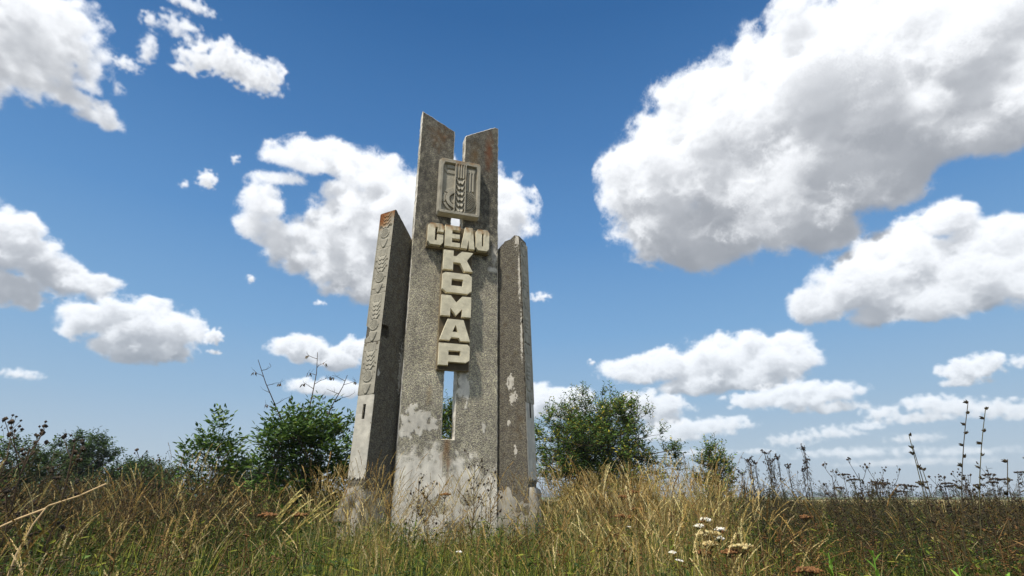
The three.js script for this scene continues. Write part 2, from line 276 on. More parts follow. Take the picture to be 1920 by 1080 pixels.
function castTile(r, g, b, seed, stainAmount, rust) {   // smooth cast concrete, 1 m tile; rust says where iron or lichen has coloured it
  const map = dataTexture(512, 512, (i, j, c) => {
    const x = i / 512, y = j / 512, n = fbm(x * 6 + seed, y * 6, seed, 5), f = noise(x * 150, y * 150, seed), p = noise(x * 64 + 3, y * 64, seed + 2) > 0.5 ? 0.5 : 1, k = (1 + 0.35 * n + 0.09 * f) * p;
    c[0] = r * k; c[1] = g * k; c[2] = b * k; tintTo(c, 92, 76, 50, (fbm(x * 9, y * 4, seed + 9, 4) - 0.16) * stainAmount);
    if (rust) tintTo(c, 128, 76, 30, rust(x > 0.5 ? x - 1 : x, y, n) * 0.8);
  });
  const bumpMap = dataTexture(512, 512, (i, j, c) => { c[0] = c[1] = c[2] = 128 + 190 * fbm(i / 40, j / 40, seed + 4, 5); }, false);
  return new THREE.MeshStandardMaterial({ map, bumpMap, bumpScale: 0.006, roughness: 0.9 });
}
const castGrey = castTile(168, 162, 146, 31, 1.8), castEmblem = castTile(164, 157, 140, 33, 2.4, (x, y, n) => { const v = y * 1.2; return v > 1.15 ? -1 : (v - 0.97) * 5 + 2.2 * n + (Math.abs(x) < 0.1 && v > 0.78 ? 0.35 : 0) - 0.25; }), castTop = castTile(168, 162, 146, 37, 1.8, (x, y, n) => (y - 0.36) * 5 + 2.4 * n - x * 2.2), castWord = castTile(220, 210, 182, 43, 2.6, (x, y, n) => (y > 0.5 ? -1 : (y - 0.33) * 12 + 3.2 * n + 0.1)), castCream = castTile(222, 212, 184, 41, 2.6), castGrime = castTile(140, 126, 98, 45, 4), castDirt = castTile(92, 80, 60, 47, 3), castRubble = castTile(150, 144, 132, 61, 3), castPale = castTile(196, 190, 176, 51, 1.2);
for (const t of [castEmblem.map, castEmblem.bumpMap]) t.repeat.set(1, 1 / 1.2);

// outline with chipped, uneven edges
function chipped(points, seed, amp = 0.004, step = 0.035, straight = []) {
  const out = [], n = points.length;
  for (let i = 0; i < n; i++) {
    const [ax, ay] = points[i], [bx, by] = points[(i + 1) % n], L = Math.hypot(bx - ax, by - ay), k = straight.includes(i) ? 1 : Math.max(1, Math.round(L / step)), nx = (by - ay) / L, ny = -(bx - ax) / L;
    for (let j = 0; j < k; j++) {
      const t = j / k, x = ax + (bx - ax) * t, y = ay + (by - ay) * t; let o = 0;
      if (j) { o = amp * noise(x * 17 + seed, y * 17, seed) * 1.6; const chip = noise(x * 5 + seed, y * 5 + 8, seed + 5); if (chip > 0.33) o -= (chip - 0.33) * amp * 14; }
      out.push(new THREE.Vector2(x + nx * o, y + ny * o));
    }
  }
  return new THREE.Shape(out);
}
const extrude = (shape, depth, bevel) => new THREE.ExtrudeGeometry(shape, { depth: depth - 2 * bevel, bevelEnabled: true, bevelThickness: bevel, bevelSize: bevel, bevelOffset: -bevel, bevelSegments: 1, curveSegments: 6 }).translate(0, 0, bevel);

// ---------------------------------------------------------------- the village sign
const monument = thing('village_sign', 'tall grey concrete village sign with emblem and cream Cyrillic lettering', 'monument', null, -0.889, -7.951, Math.PI / 10);
const CX = -0.035;
{
  const outline = chipped([[-0.757, -0.15], [0.727, -0.15], [0.668, 7.365], [0.60, 7.375], [0.075, 7.07], [0.047, 7.03], [0.052, 1.765], [-0.128, 1.765], [-0.14, 7.10], [-0.72, 7.40], [-0.741, 7.405]], 2, 0.008);
  mesh('front_slab', extrude(outline, 0.2, 0.012).translate(0, 0, -0.2), slabFacing, monument).userData.label = 'slotted front slab of stone-faced concrete, white render flaking at its foot';
}
// relief heights, in metres above the recessed ground of a panel
const ridge = (d, w) => Math.sqrt(Math.max(0, 1 - (d / w) * (d / w)));
function grains(u, v, top, pitch, n, half, h) {   // overlapping pairs of wheat grains, each thick at its lower edge
  if (Math.abs(u) > half) return 0;
  const s = Math.abs(u) / half, droop = pitch * (0.55 * Math.sin(Math.min(1, s * 1.15) * Math.PI) - 0.55 * s), f = (top - v - droop) / pitch;
  if (f < 0 || f > n) return 0;
  return h * (0.35 + 0.65 * Math.pow(f - Math.floor(f), 0.8)) * (0.5 + 0.5 * ridge(s - 0.5, 0.56));
}
function panelHeight(u, v) {    // wing ornament, 0.30 x 0.76 m: beard of the ear, grains, striped disc, cup
  let h = 0.004;
  const border = Math.max(smooth(0.115, 0.128, u), smooth(0.132, 0.142, -u));
  const x = u + 0.012;
  if (v > 0.6) { const k = smooth(0.6, 0.64, v) * smooth(0.758, 0.74, v); if (Math.abs(x) < 0.09) h = Math.max(h, 0.017 * k * (0.35 + 0.65 * Math.abs(Math.cos((x - (v - 0.6) * x * 1.4) * 84)))); }
  h = Math.max(h, grains(x, v, 0.635, 0.066, 4, 0.088, 0.024));
  const dx = x, dy = v - 0.265, d = Math.hypot(dx, dy);
  if (d < 0.088) h = Math.max(h, d > 0.07 ? 0.017 : 0.02 * (0.4 + 0.6 * Math.abs(Math.sin((dx * 0.85 - dy * 0.55 + 3 * dx * dx) * 120))));
  if (v < 0.165 && v > 0.012) { const w = 0.082 * Math.sqrt(clamp((v - 0.005) / 0.13)), e = w - Math.abs(x); h = Math.max(h, 0.022 * smooth(0, 0.012, e) * smooth(0.165, 0.15, v)); }
  h = mix(h, 0.02, border);
  return h * smooth(0, 0.006, v) * smooth(0.76, 0.754, v) * 1 * 0.72 + 0.002 * noise(u * 50, v * 50, 2);
}
function emblemHeight(u, v) {   // 0.73 x 1.08 m: ear of wheat between half a cog wheel, a fluted column and a latticed disc
  const rad = 0.06, qx = Math.abs(u) - 0.365 + rad, qy = Math.abs(v - 0.54) - 0.54 + rad, sd = Math.min(Math.max(qx, qy), 0) + Math.hypot(Math.max(qx, 0), Math.max(qy, 0)) - rad;
  if (sd > -0.001) return -0.012;
  const rim = 0.052 * smooth(0, 0.016, -sd), inner = Math.max(smooth(0.078, 0.062, -sd - (v > 0.54 ? 0.022 * smooth(0.9, 1, v) : 0)), 0);
  let h = 0.008;
  const eu = u - 0.005, strip = 0.098;
  // cog wheel on one side
  if (eu < -strip + 0.01) {
    const d = Math.hypot(eu + 0.06, v - 0.3), a = Math.atan2(v - 0.3, eu + 0.06);
    if (d < 0.235 && d > 0.185) h = Math.max(h, 0.028 + (Math.cos(a * 7 + 0.8) > 0.94 ? -0.012 : 0));
    if (d < 0.18 && d > 0.115) h = Math.max(h, 0.044);
    if (d < 0.095) h = Math.max(h, 0.024);
    if (v > 0.9 && v < 0.965 && eu > -0.24) h = Math.max(h, 0.024);
    if (v > 0.80 && v < 0.87 && eu > -0.29 + 0.8 * (0.87 - v)) h = Math.max(h, 0.018);
  }
  if (eu > strip - 0.01) {
    if (v > 0.5 && v < 0.9 && eu < 0.245) h = Math.max(h, 0.01 + 0.028 * ridge(((eu - 0.1) % 0.05) - 0.025, 0.022));
    if (v >= 0.86 && v < 0.93 && eu < 0.255) h = Math.max(h, 0.034);
    const d = Math.hypot(eu - 0.06, v - 0.3);
    if (d < 0.235) {
      const p = ((eu + v * 0.8) / 0.034), q = ((eu - v * 0.8) / 0.034), g = Math.min(Math.abs(p - Math.round(p)), Math.abs(q - Math.round(q)));
      h = Math.max(h, d > 0.2 ? 0.032 - (Math.cos(Math.atan2(v - 0.3, eu - 0.06) * 44) > 0.3 ? 0.01 : 0) : d > 0.19 ? 0.016 : 0.042 - (g < 0.14 ? 0.018 : 0));
    }
  }
  if (Math.abs(eu) < strip && v > 0.06) {
    h = 0.03;
    if (v > 0.72) h = 0.022 + 0.03 * ridge(((eu + 1) % 0.043) - 0.0215, 0.02);
    else h = Math.max(0.024, grains(eu, v, 0.735, 0.108, 6, 0.076, 0.062));
    if (Math.abs(eu) > 0.08) h = 0.058;
  }
  return mix(h, rim, sd > -0.05 ? 1 : inner) + 0.0018 * noise(u * 40, v * 40, 6);
}
function relief(w, h, step, f, keep) {
  const nx = Math.round(w / step), ny = Math.round(h / step), pos = [], uv = [], idx = [];
  for (let j = 0; j <= ny; j++) for (let i = 0; i <= nx; i++) { const u = (i / nx - 0.5) * w, v = j / ny * h; pos.push(u, v, f(u, v)); uv.push(u, v); }
  for (let j = 0; j < ny; j++) for (let i = 0; i < nx; i++) { const a = j * (nx + 1) + i, b = a + 1, c = a + nx + 1, d = c + 1; if (keep && !keep((i / nx - 0.5) * w, j / ny * h)) continue; idx.push(a, b, d, a, d, c); }
  const g = new THREE.BufferGeometry(); g.setAttribute('position', new THREE.Float32BufferAttribute(pos, 3)); g.setAttribute('uv', new THREE.Float32BufferAttribute(uv, 2)); g.setIndex(idx); g.computeVertexNormals(); return g;
}
function rock(w, h, d, seed, amp) {   // rough lump, for broken concrete
  const g = mergeVertices(new THREE.BoxGeometry(w, h, d, 8, 12, 8).deleteAttribute('normal').deleteAttribute('uv')), p = g.attributes.position, uv = [];
  for (let i = 0; i < p.count; i++) {
    const x = p.getX(i), y = p.getY(i), z = p.getZ(i), k = 1 + amp * 2 * fbm(x * 5 + seed, y * 5, z * 5, 3), r = 1 - 0.16 * Math.pow(Math.max(Math.abs(x / w), Math.abs(z / d)) * 2, 3) * Math.pow(Math.abs(y / h) * 2, 4);
    p.setXYZ(i, x * k * r, y * (1 + amp * fbm(x * 6, y * 6, z * 6 + seed, 3)), z * k * r); uv.push(x + z, y);
  }
  g.setAttribute('uv', new THREE.Float32BufferAttribute(uv, 2)); g.computeVertexNormals(); return g;
}
{ // two wings, set at an angle behind the slab's sides, carved along their outer edges
  const phi = 47 * Math.PI / 180, panel = relief(0.3, 0.76, 0.005, panelHeight), ev = new Evaluator(); ev.attributes = ['position', 'uv', 'normal'];
  const broken = (u, v) => u < -0.075 && u + 0.15 < 0.085 * (1 - Math.pow(Math.abs((v - 0.16) / 0.1), 2)) + 0.012 * noise(v * 70, 2, 5);
  const panelBroken = relief(0.3, 0.76, 0.005, panelHeight, (u, v) => !broken(u, v));
  const face = (Y) => 0.56 - 0.13 * (Y - 1.15) / 4.1;
  for (const side of [-1, 1]) {
    const e = new THREE.Vector3(side * Math.sin(phi), 0, Math.cos(phi)), q = new THREE.Vector3(side * Math.cos(phi), 0, -Math.sin(phi)), o = new THREE.Vector3(CX + side * 0.715, 0, -0.1);
    const top = side < 0 ? [[face(5.24), 5.24], [face(5.24) - 0.02, 5.245], [-0.1, 4.83]] : [[face(5.02), 5.03], [0.425, 5.10], [0.34, 5.13], [0.27, 5.07], [0.16, 5.05], [0.05, 4.94], [-0.1, 4.82]];
    const outline = chipped([[-0.1, -0.1], [face(-0.1), -0.1], ...top], side + 7, 0.010);
    let g = extrude(outline, 0.31, 0.01);
    const basis = new THREE.Matrix4().makeBasis(e, UP, side < 0 ? q : q.clone().negate()).setPosition(side < 0 ? o : o.clone().addScaledVector(q, 0.31));
    g.applyMatrix4(basis);
    // cast-in slots and the broken corner
    const at = (Y, u, out) => o.clone().addScaledVector(e, face(Y) + out).addScaledVector(q, 0.155 - side * u).setY(Y);
    const cut = (geo, Y, u, out) => { const b = new Brush(geo); b.position.copy(at(Y, u, out)); b.rotation.y = Math.atan2(e.x, e.z); b.updateMatrixWorld(); const a = new Brush(g); a.updateMatrixWorld(); g = ev.evaluate(a, b, SUBTRACTION).geometry; };
    cut(new THREE.BoxGeometry(0.045, side < 0 ? 0.2 : 0.24, 0.14), side < 0 ? 2.07 : 2.2, -0.01, 0);
    if (side < 0) cut(rock(0.2, 0.19, 0.3, 3, 0.25), 3.23, -0.165, 0);
    const wing = mesh('wing', g, wingFacing[side < 0 ? 0 : 1], monument);
    wing.userData.label = side < 0 ? 'wing slab with a broken corner on its carved edge' : 'wing slab with a crumbled top and carved edge';
    // smooth carved edge: four panels and the rendered foot
    const tilt = Math.atan(0.13 / 4.1), uAxis = side < 0 ? q.clone().negate() : q.clone(), vAxis = UP.clone().multiplyScalar(Math.cos(tilt)).addScaledVector(e, -Math.sin(tilt)), nAxis = new THREE.Vector3().crossVectors(uAxis, vAxis);
    for (let k = 0; k < 4; k++) {
      const Y = 2.31 + 0.76 * k, full = k < 3, m = new THREE.Matrix4().makeBasis(uAxis, vAxis, nAxis).setPosition(at(Y, 0, 0.001));
      const clip = Math.min(0.76, (side < 0 ? 5.235 : 5.03) - Y), geo = full ? (side < 0 && k === 1 ? panelBroken : panel) : relief(0.3, clip, 0.005, (u, v) => panelHeight(u, v) * smooth(clip, clip - 0.012, v));
      const pm = mesh('relief_panel', geo, !full && side < 0 ? castTop : castGrey, wing); m.decompose(pm.position, pm.quaternion, pm.scale);
    }
    const foot = new THREE.Matrix4().makeBasis(uAxis, vAxis, nAxis).setPosition(at(1.05, 0, 0.001));
    const slotY = (side < 0 ? 2.07 : 2.2) - 1.05, slotH = side < 0 ? 0.1 : 0.12;
    const fm = mesh('rendered_foot', relief(0.306, 1.255, 0.0125, (u, v) => 0.006 + 0.004 * fbm(u * 9, v * 9, 3, 3) + (Math.abs(u) > 0.145 ? -0.008 : 0), (u, v) => !(Math.abs(u + 0.01) < 0.026 && Math.abs(v - slotY) < slotH) && !(v < 0.16 + 0.1 * noise(u * 30, v * 9, 4))), castPale, wing);
    foot.decompose(fm.position, fm.quaternion, fm.scale);
    // crumbling footing
    const f = mesh('footing', rock(0.38, 1.2, 0.68, side * 5 + 9, 0.34), castRubble, monument);
    f.position.copy(o.clone().addScaledVector(e, 0.30).addScaledVector(q, 0.17)).setY(0.5); f.rotation.y = side * phi + 0.05;
  }
}
{ // emblem plate
  const s = new THREE.Shape(), w = 0.365, h = 1.08, r = 0.06;
  s.moveTo(-w + r, 0); s.lineTo(w - r, 0); s.quadraticCurveTo(w, 0, w, r); s.lineTo(w, h - r); s.quadraticCurveTo(w, h, w - r, h); s.lineTo(-w + r, h); s.quadraticCurveTo(-w, h, -w, h - r); s.lineTo(-w, r); s.quadraticCurveTo(-w, 0, -w + r, 0);
  const plate = mesh('emblem_plate', extrude(s, 0.075, 0.006), castGrey, monument); plate.position.set(-0.034, 5.34, 0.003);
  plate.userData.label = 'concrete plate with a wheat ear, cog wheel and latticed disc in relief';
  const rel = mesh('emblem_relief', relief(0.73, 1.08, 0.0055, (u, v) => emblemHeight(u, v) * 1.2), castEmblem, plate); rel.position.z = 0.075;
}
{ // lettering blocks
  const P = (list, w, h) => list.map(([x, y]) => new THREE.Vector2(x * w, y * h));
  const GLYPH = {
    'С': [[[.15, 0], [.82, 0], [1, .14], [1, .48], [.62, .48], [.62, .2], [.44, .2], [.44, .83], [.62, .83], [.62, .62], [1, .62], [1, .9], [.88, 1], [.13, 1], [0, .9], [0, .14]]],
    'Е': [[[0, 0], [1, 0], [1, .2], [.46, .2], [.46, .4], [.97, .4], [.97, .6], [.46, .6], [.46, .8], [1, .8], [1, 1], [0, 1]]],
    'Л': [[[0, 0], [.44, 0], [.54, .42], [.62, 0], [1, 0], [.83, 1], [.3, 1]]],
    'О': [[[.16, 0], [.84, 0], [1, .13], [1, .88], [.86, 1], [.14, 1], [0, .88], [0, .13]], [[.43, .2], [.43, .82], [.58, .82], [.58, .2]]],
    'о': [[[.14, 0], [.86, 0], [1, .16], [1, .88], [.88, 1], [.08, 1], [0, .92], [0, .16]], [[.3, .35], [.3, .7], [.7, .7], [.7, .35]]],
    'К': [[[0, 0], [.33, 0], [.33, .4], [.58, .4], [.72, 0], [1.02, 0], [.8, .56], [1.02, 1], [.62, 1], [.42, .72], [.33, .72], [.33, 1], [0, 1]]],
    'М': [[[0, 0], [.3, 0], [.3, .38], [.5, .04], [.7, .38], [.7, 0], [1, 0], [1, 1], [.7, 1], [.5, .66], [.3, 1], [0, 1]]],
    'А': [[[0, 0], [.32, 0], [.37, .14], [.63, .14], [.68, 0], [1, 0], [.76, 1], [.24, 1]], [[.4, .4], [.5, .74], [.6, .4]]],
    'Р': [[[0, 0], [.3, 0], [.3, .16], [.88, .16], [1, .28], [1, .9], [.92, 1], [0, 1]], [[.3, .46], [.3, .68], [.7, .68], [.7, .46]]],
  };
  const block = (x0, x1, y0, y1, seed) => { const b = mesh('letter_block', extrude(chipped([[x0, y0], [x1, y0], [x1, y1], [x0, y1]], seed, 0.004, 0.04), 0.075, 0.008), [castDirt, castGrime], monument); b.position.z = 0.003; return b; };
  const put = (ch, x, y, w, h, parent) => {
    const [outer, hole] = GLYPH[ch], s = new THREE.Shape(P(outer, w, h)); if (hole) s.holes.push(new THREE.Path(P(hole, w, h)));
    const g = new THREE.ExtrudeGeometry(s, { depth: 0.03, bevelEnabled: true, bevelThickness: 0.03, bevelSize: 0.006, bevelOffset: 0, bevelSegments: 1 });
    const m = mesh('letter', g, y > 4.7 ? castWord : castCream, parent); m.position.set(x, y, 0.1);
  };
  const word = block(-0.54, 0.5, 4.725, 5.135, 3);
  word.userData.label = 'lettering block of four cream letters';
  put('С', -0.527, 4.742, 0.245, 0.38, word); put('Е', -0.25, 4.742, 0.245, 0.38, word); put('Л', 0.015, 4.742, 0.225, 0.38, word); put('О', 0.265, 4.742, 0.22, 0.38, word);
  const column = block(-0.27, 0.225, 2.745, 4.722, 8);
  column.userData.label = 'lettering column of five cream letters';
  ['К', 'о', 'М', 'А', 'Р'].forEach((c, i) => put(c, -0.255, 4.341 - i * 0.384, 0.465, 0.332, column));
}

// ---------------------------------------------------------------- plants: shapes
class Shapes {   // gathers blades, leaves, stems and seeds into one geometry, one colour for each piece
  constructor() { this.p = []; this.c = []; this.i = []; }
  v(x, y, z, c) { this.p.push(x, y, z); this.c.push(c.r, c.g, c.b); return this.p.length / 3 - 1; }
  blade(x, y, z, len, width, dir, lean, curl, c, seg = 4) {   // a grass blade that rises and arches over
    const sx = Math.cos(dir), sz = Math.sin(dir), wx = -sz * width / 2, wz = sx * width / 2; let a = lean, px = x, py = y, pz = z, l, r;
    for (let k = 0; k <= seg; k++) {
      const t = k / seg, w = t < 0.99 ? Math.pow(1 - t, 0.6) : 0.05, n1 = this.v(px - wx * w, py, pz - wz * w, c), n2 = this.v(px + wx * w, py, pz + wz * w, c);
      if (k) this.i.push(l, r, n2, l, n2, n1);
      l = n1; r = n2; a += curl / seg; const s = len / seg; px += Math.sin(a) * sx * s; py += Math.cos(a) * s; pz += Math.sin(a) * sz * s;
    }
    return [px, py, pz, a];
  }
  tube(pts, r0, r1, c, sides = 4) {
    const n = pts.length, T = new THREE.Vector3(), A = new THREE.Vector3(), B = new THREE.Vector3(); let prev = -1;
    for (let k = 0; k < n; k++) {
      T.subVectors(pts[Math.min(n - 1, k + 1)], pts[Math.max(0, k - 1)]).normalize(); A.set(T.y, -T.x, 0.31).cross(T).normalize(); B.crossVectors(T, A);
      const r = mix(r0, r1, k / (n - 1)), first = this.p.length / 3;
      for (let j = 0; j < sides; j++) { const a = j / sides * 6.2832, ca = Math.cos(a) * r, sa = Math.sin(a) * r; this.v(pts[k].x + A.x * ca + B.x * sa, pts[k].y + A.y * ca + B.y * sa, pts[k].z + A.z * ca + B.z * sa, c); }
      if (k) for (let j = 0; j < sides; j++) { const q = (j + 1) % sides; this.i.push(prev + j, prev + q, first + q, prev + j, first + q, first + j); }
      prev = first;
    }
  }
  leaf(o, d, n, len, width, c, fold = 0.25) {   // pointed oval leaf, folded along its rib
    const s = new THREE.Vector3().crossVectors(d, n).normalize(), u = new THREE.Vector3().crossVectors(s, d).normalize(), w = width / 2;
    const at = (t, k, h) => this.v(o.x + d.x * len * t + s.x * w * k + u.x * h, o.y + d.y * len * t + s.y * w * k + u.y * h, o.z + d.z * len * t + s.z * w * k + u.z * h, c);
    const b = at(0, 0, 0), m = at(0.5, 0, -fold * w * 0.4), e = at(1, 0, -fold * w * 1.2), l1 = at(0.3, -0.85, fold * w), l2 = at(0.66, -0.75, fold * w * 0.4), r1 = at(0.3, 0.85, fold * w), r2 = at(0.66, 0.75, fold * w * 0.4);
    this.i.push(b, l1, m, m, l1, l2, m, l2, e, b, m, r1, m, r2, r1, m, e, r2);
  }
  seed(x, y, z, r, c, rnd) {   // small rough seed or floret
    const k = () => r * (0.7 + rnd() * 0.6), t = this.v(x, y + k(), z, c), b = this.v(x, y - k(), z, c), q = []; for (let j = 0; j < 4; j++) { const a = j * 1.571 + rnd(); q.push(this.v(x + Math.cos(a) * k(), y, z + Math.sin(a) * k(), c)); }
    for (let j = 0; j < 4; j++) { const e = (j + 1) % 4; this.i.push(t, q[e], q[j], b, q[j], q[e]); }
  }
  build() {
    const g = new THREE.BufferGeometry(); g.setAttribute('position', new THREE.Float32BufferAttribute(this.p, 3)); g.setAttribute('color', new THREE.Float32BufferAttribute(this.c, 3)); g.setIndex(this.i); g.computeVertexNormals(); return g;
  }
}
const V = (x, y, z) => new THREE.Vector3(x, y, z);
const leafy = new THREE.MeshPhysicalMaterial({ vertexColors: true, roughness: 0.75, transmission: 0.28, thickness: 0, specularIntensity: 0.35 });
const woody = new THREE.MeshStandardMaterial({ vertexColors: true, roughness: 0.95 });
const pick = (list, r) => list[Math.floor(r() * list.length)];
const vary = (c, r, k = 0.18) => { const m = 1 + (r() - 0.5) * 2 * k; return new THREE.Color().setRGB(c.r * m * (1 + (r() - 0.5) * 0.1), c.g * m, c.b * m * (1 + (r() - 0.5) * 0.2)); };
const STRAW = [rgb(206, 182, 118), rgb(176, 148, 86), rgb(218, 198, 142), rgb(146, 116, 64)], GREEN = [rgb(98, 112, 36), rgb(70, 92, 30), rgb(142, 144, 54), rgb(50, 72, 26)], BROWN = [rgb(108, 80, 44), rgb(84, 64, 36), rgb(132, 104, 58), rgb(66, 54, 32), rgb(92, 88, 44)];
function wander(a, b, n, amp, r) { const out = []; for (let k = 0; k <= n; k++) { const t = k / n, s = Math.sin(t * Math.PI) * amp; out.push(V(mix(a.x, b.x, t) + (r() - 0.5) * s, mix(a.y, b.y, t) + (r() - 0.5) * s * 0.6, mix(a.z, b.z, t) + (r() - 0.5) * s)); } return out; }

// ---------------------------------------------------------------- grass and weeds that nobody could count
function greenTuft(seed, dry) {
  const r = rng(seed), s = new Shapes();
  for (let k = 0; k < 17; k++) s.blade((r() - 0.5) * 0.16, -0.05, (r() - 0.5) * 0.16, 0.55 + r() * 0.5, 0.005 + r() * 0.005, r() * 6.283, 0.03 + r() * 0.16, 0.1 + r() * 1.0, vary(r() < dry ? pick(STRAW, r) : pick(GREEN, r), r), 5);
  return s.build();
}
function stalkTuft(seed) {   // bents with feathery seed heads
  const r = rng(seed), s = new Shapes();
  for (let k = 0; k < 8; k++) {
    const c = vary(pick(STRAW, r), r), dir = r() * 6.283, e = s.blade((r() - 0.5) * 0.14, -0.05, (r() - 0.5) * 0.14, 0.86 + r() * 0.22, 0.0036, dir, 0.01 + r() * 0.06, 0.03 + r() * 0.28, c, 5);
    let [x, y, z, a] = e; const sx = Math.cos(dir), sz = Math.sin(dir), hc = vary(pick(STRAW, r), r, 0.12), n = 13;
    x -= Math.sin(a) * sx * 0.03; y -= Math.cos(a) * 0.03; z -= Math.sin(a) * sz * 0.03;
    for (let j = 0; j < n; j++) {
      a += 0.035; const st = 0.0095; x += Math.sin(a) * sx * st; y += Math.cos(a) * st; z += Math.sin(a) * sz * st;
      for (const q of [-1, 1]) s.leaf(V(x, y, z), V(Math.sin(a) * sx + q * sz * 0.22 + (r() - 0.5) * 0.2, Math.cos(a), Math.sin(a) * sz - q * sx * 0.22 + (r() - 0.5) * 0.3).normalize(), V(r() - 0.5, 0.3, r() - 0.5).normalize(), 0.012, 0.0032, hc, 0.4);
    }
    for (let j = 0; j < 2; j++) s.blade((r() - 0.5) * 0.12, 0, (r() - 0.5) * 0.12, 0.4 + r() * 0.4, 0.006, r() * 6.283, 0.1 + r() * 0.3, 0.5 + r(), vary(r() < 0.6 ? pick(STRAW, r) : pick(GREEN, r), r), 4);
  }
  return s.build();
}
function brownWeed(seed, palette, leafLen, n) {   // dry branching weed with small hanging leaves and seeds
  const r = rng(seed), s = new Shapes();
  for (let k = 0; k < 3; k++) {
    const b = V((r() - 0.5) * 0.1, -0.05, (r() - 0.5) * 0.1), t = V(b.x + (r() - 0.5) * 0.3, 0.8 + r() * 0.25, b.z + (r() - 0.5) * 0.3), pts = wander(b, t, 6, 0.06, r), c = vary(pick(palette, r), r);
    s.tube(pts, 0.004, 0.0015, c, 3);
    for (let j = 0; j < n; j++) {
      const f = 0.25 + 0.75 * r(), q = pts[Math.min(5, Math.floor(f * 6))].clone().lerp(pts[Math.min(6, Math.floor(f * 6) + 1)], (f * 6) % 1), a = r() * 6.283, d = V(Math.cos(a) * 0.7, 0.9 - r() * 1.9, Math.sin(a) * 0.7).normalize();
      if (r() < 0.3) { const e = q.clone().addScaledVector(d, 0.05 + r() * 0.08); e.y += 0.05; s.tube([q, e], 0.0014, 0.001, c, 3); for (let m = 0; m < 4; m++) s.seed(e.x + (r() - 0.5) * 0.025, e.y + (r() - 0.5) * 0.025, e.z + (r() - 0.5) * 0.025, 0.005, vary(pick(palette, r), r), r); }
      else s.leaf(q, d, V(r() - 0.5, 0.4, r() - 0.5).normalize(), leafLen * (0.6 + r() * 0.9), leafLen * 0.24, vary(pick(palette, r), r), 0.5);
    }
  }
  return s.build();
}
const inSign = (x, z) => {   // footprint of the sign, in its own axes
  const dx = x + 0.889, dz = z + 7.951, c = Math.cos(Math.PI / 10), n = Math.sin(Math.PI / 10), X = dx * c - dz * n - CX, Z = dx * n + dz * c;
  return (Math.abs(X) < 0.82 && Z > -0.32 && Z < 0.1) || (Math.abs(X) >= 0.7 && Math.abs(X) < 1.42 && Z > -0.45 && Z < 0.42);
};
const sector = (x, z) => Math.atan2(x, -z) * 57.2958;   // bearing from the camera's post, degrees
function meadowHeight(x, z) {   // how tall the meadow grows: low before the sign, tall to either side
  const a = sector(x, z), r = Math.hypot(x, z), low = smooth(-13, -8, a) * smooth(-0.5, -4, a) * smooth(10, 8, r), far = smooth(18, 25, a);
  let h = 0.84 + 0.14 * noise(x * 0.7 + 3, 1.5, z * 0.7) + 0.1 * noise(x * 2.1, 7.5, z * 2.1);
  h = mix(h, 0.76 + 0.14 * noise(x * 1.5, 2, z * 1.5), low); h = mix(h, h - 0.09, far);
  if (r < 3.2) h = Math.min(h, 0.67 + 0.06 * r);
  return h;
}
function meadow(name, variants, count, rMin, rMax, power, chance, size, seed, half = 56) {
  const r = rng(seed), lists = variants.map(() => []), m = new THREE.Matrix4(), q = new THREE.Quaternion(), e = new THREE.Euler();
  for (let k = 0; k < count; k++) {
    const a = (r() * 2 - 1) * half * 0.017453, rad = Math.pow(mix(Math.pow(rMin, power), Math.pow(rMax, power), r()), 1 / power), x = Math.sin(a) * rad, z = -Math.cos(a) * rad, t = r(), turn = r() * 6.283, sc = r(), cr = r(), cg = r(), w = r(), vi = Math.floor(r() * variants.length);
    if (inSign(x, z) || t > chance(x, z, rad)) continue;
    const h = meadowHeight(x, z) * size(x, z, rad) * (0.78 + 0.3 * sc);
    e.set((cr - 0.5) * 0.1, turn, (cg - 0.5) * 0.1); q.setFromEuler(e);
    m.compose(V(x, groundHeight(x, z), z), q, V(0.8 + 0.6 * w, h, 0.8 + 0.6 * w));
    lists[vi].push([m.clone(), new THREE.Color().setRGB((0.72 + 0.5 * sc) * (0.96 + 0.08 * cr), 0.72 + 0.5 * sc, (0.72 + 0.5 * sc) * (0.9 + 0.2 * cg))]);
  }
  variants.forEach((g, i) => {
    if (!lists[i].length) return;
    const o = new THREE.InstancedMesh(g, leafy, lists[i].length); o.name = numbered(name); o.castShadow = o.receiveShadow = true; o.userData.kind = 'stuff';
    lists[i].forEach(([mm, c], k) => { o.setMatrixAt(k, mm); o.setColorAt(k, c); });
    scene.add(o);
  });
}
const patch = (x, z, s, o) => 0.5 + 1.1 * noise(x * s + o, o, z * s);
const mixedA = [greenTuft(1, 0.25), greenTuft(2, 0.3), greenTuft(3, 0.2)], dryA = [greenTuft(4, 0.75), greenTuft(5, 0.65)], stalks = [stalkTuft(6), stalkTuft(7), stalkTuft(8)], browns = [brownWeed(9, BROWN, 0.035, 34), brownWeed(10, BROWN, 0.028, 40)], RUST = [rgb(128, 86, 44), rgb(100, 70, 38), rgb(150, 112, 60)], rusts = [brownWeed(12, RUST, 0.022, 44)], greens = [brownWeed(13, GREEN, 0.06, 26), brownWeed(14, [...GREEN, rgb(70, 96, 48)], 0.05, 30)];
const one = () => 1, right = (x, z) => smooth(0, 8, sector(x, z)), left = (x, z) => smooth(-16, -24, sector(x, z)), centre = (x, z) => 1 - right(x, z) - left(x, z);
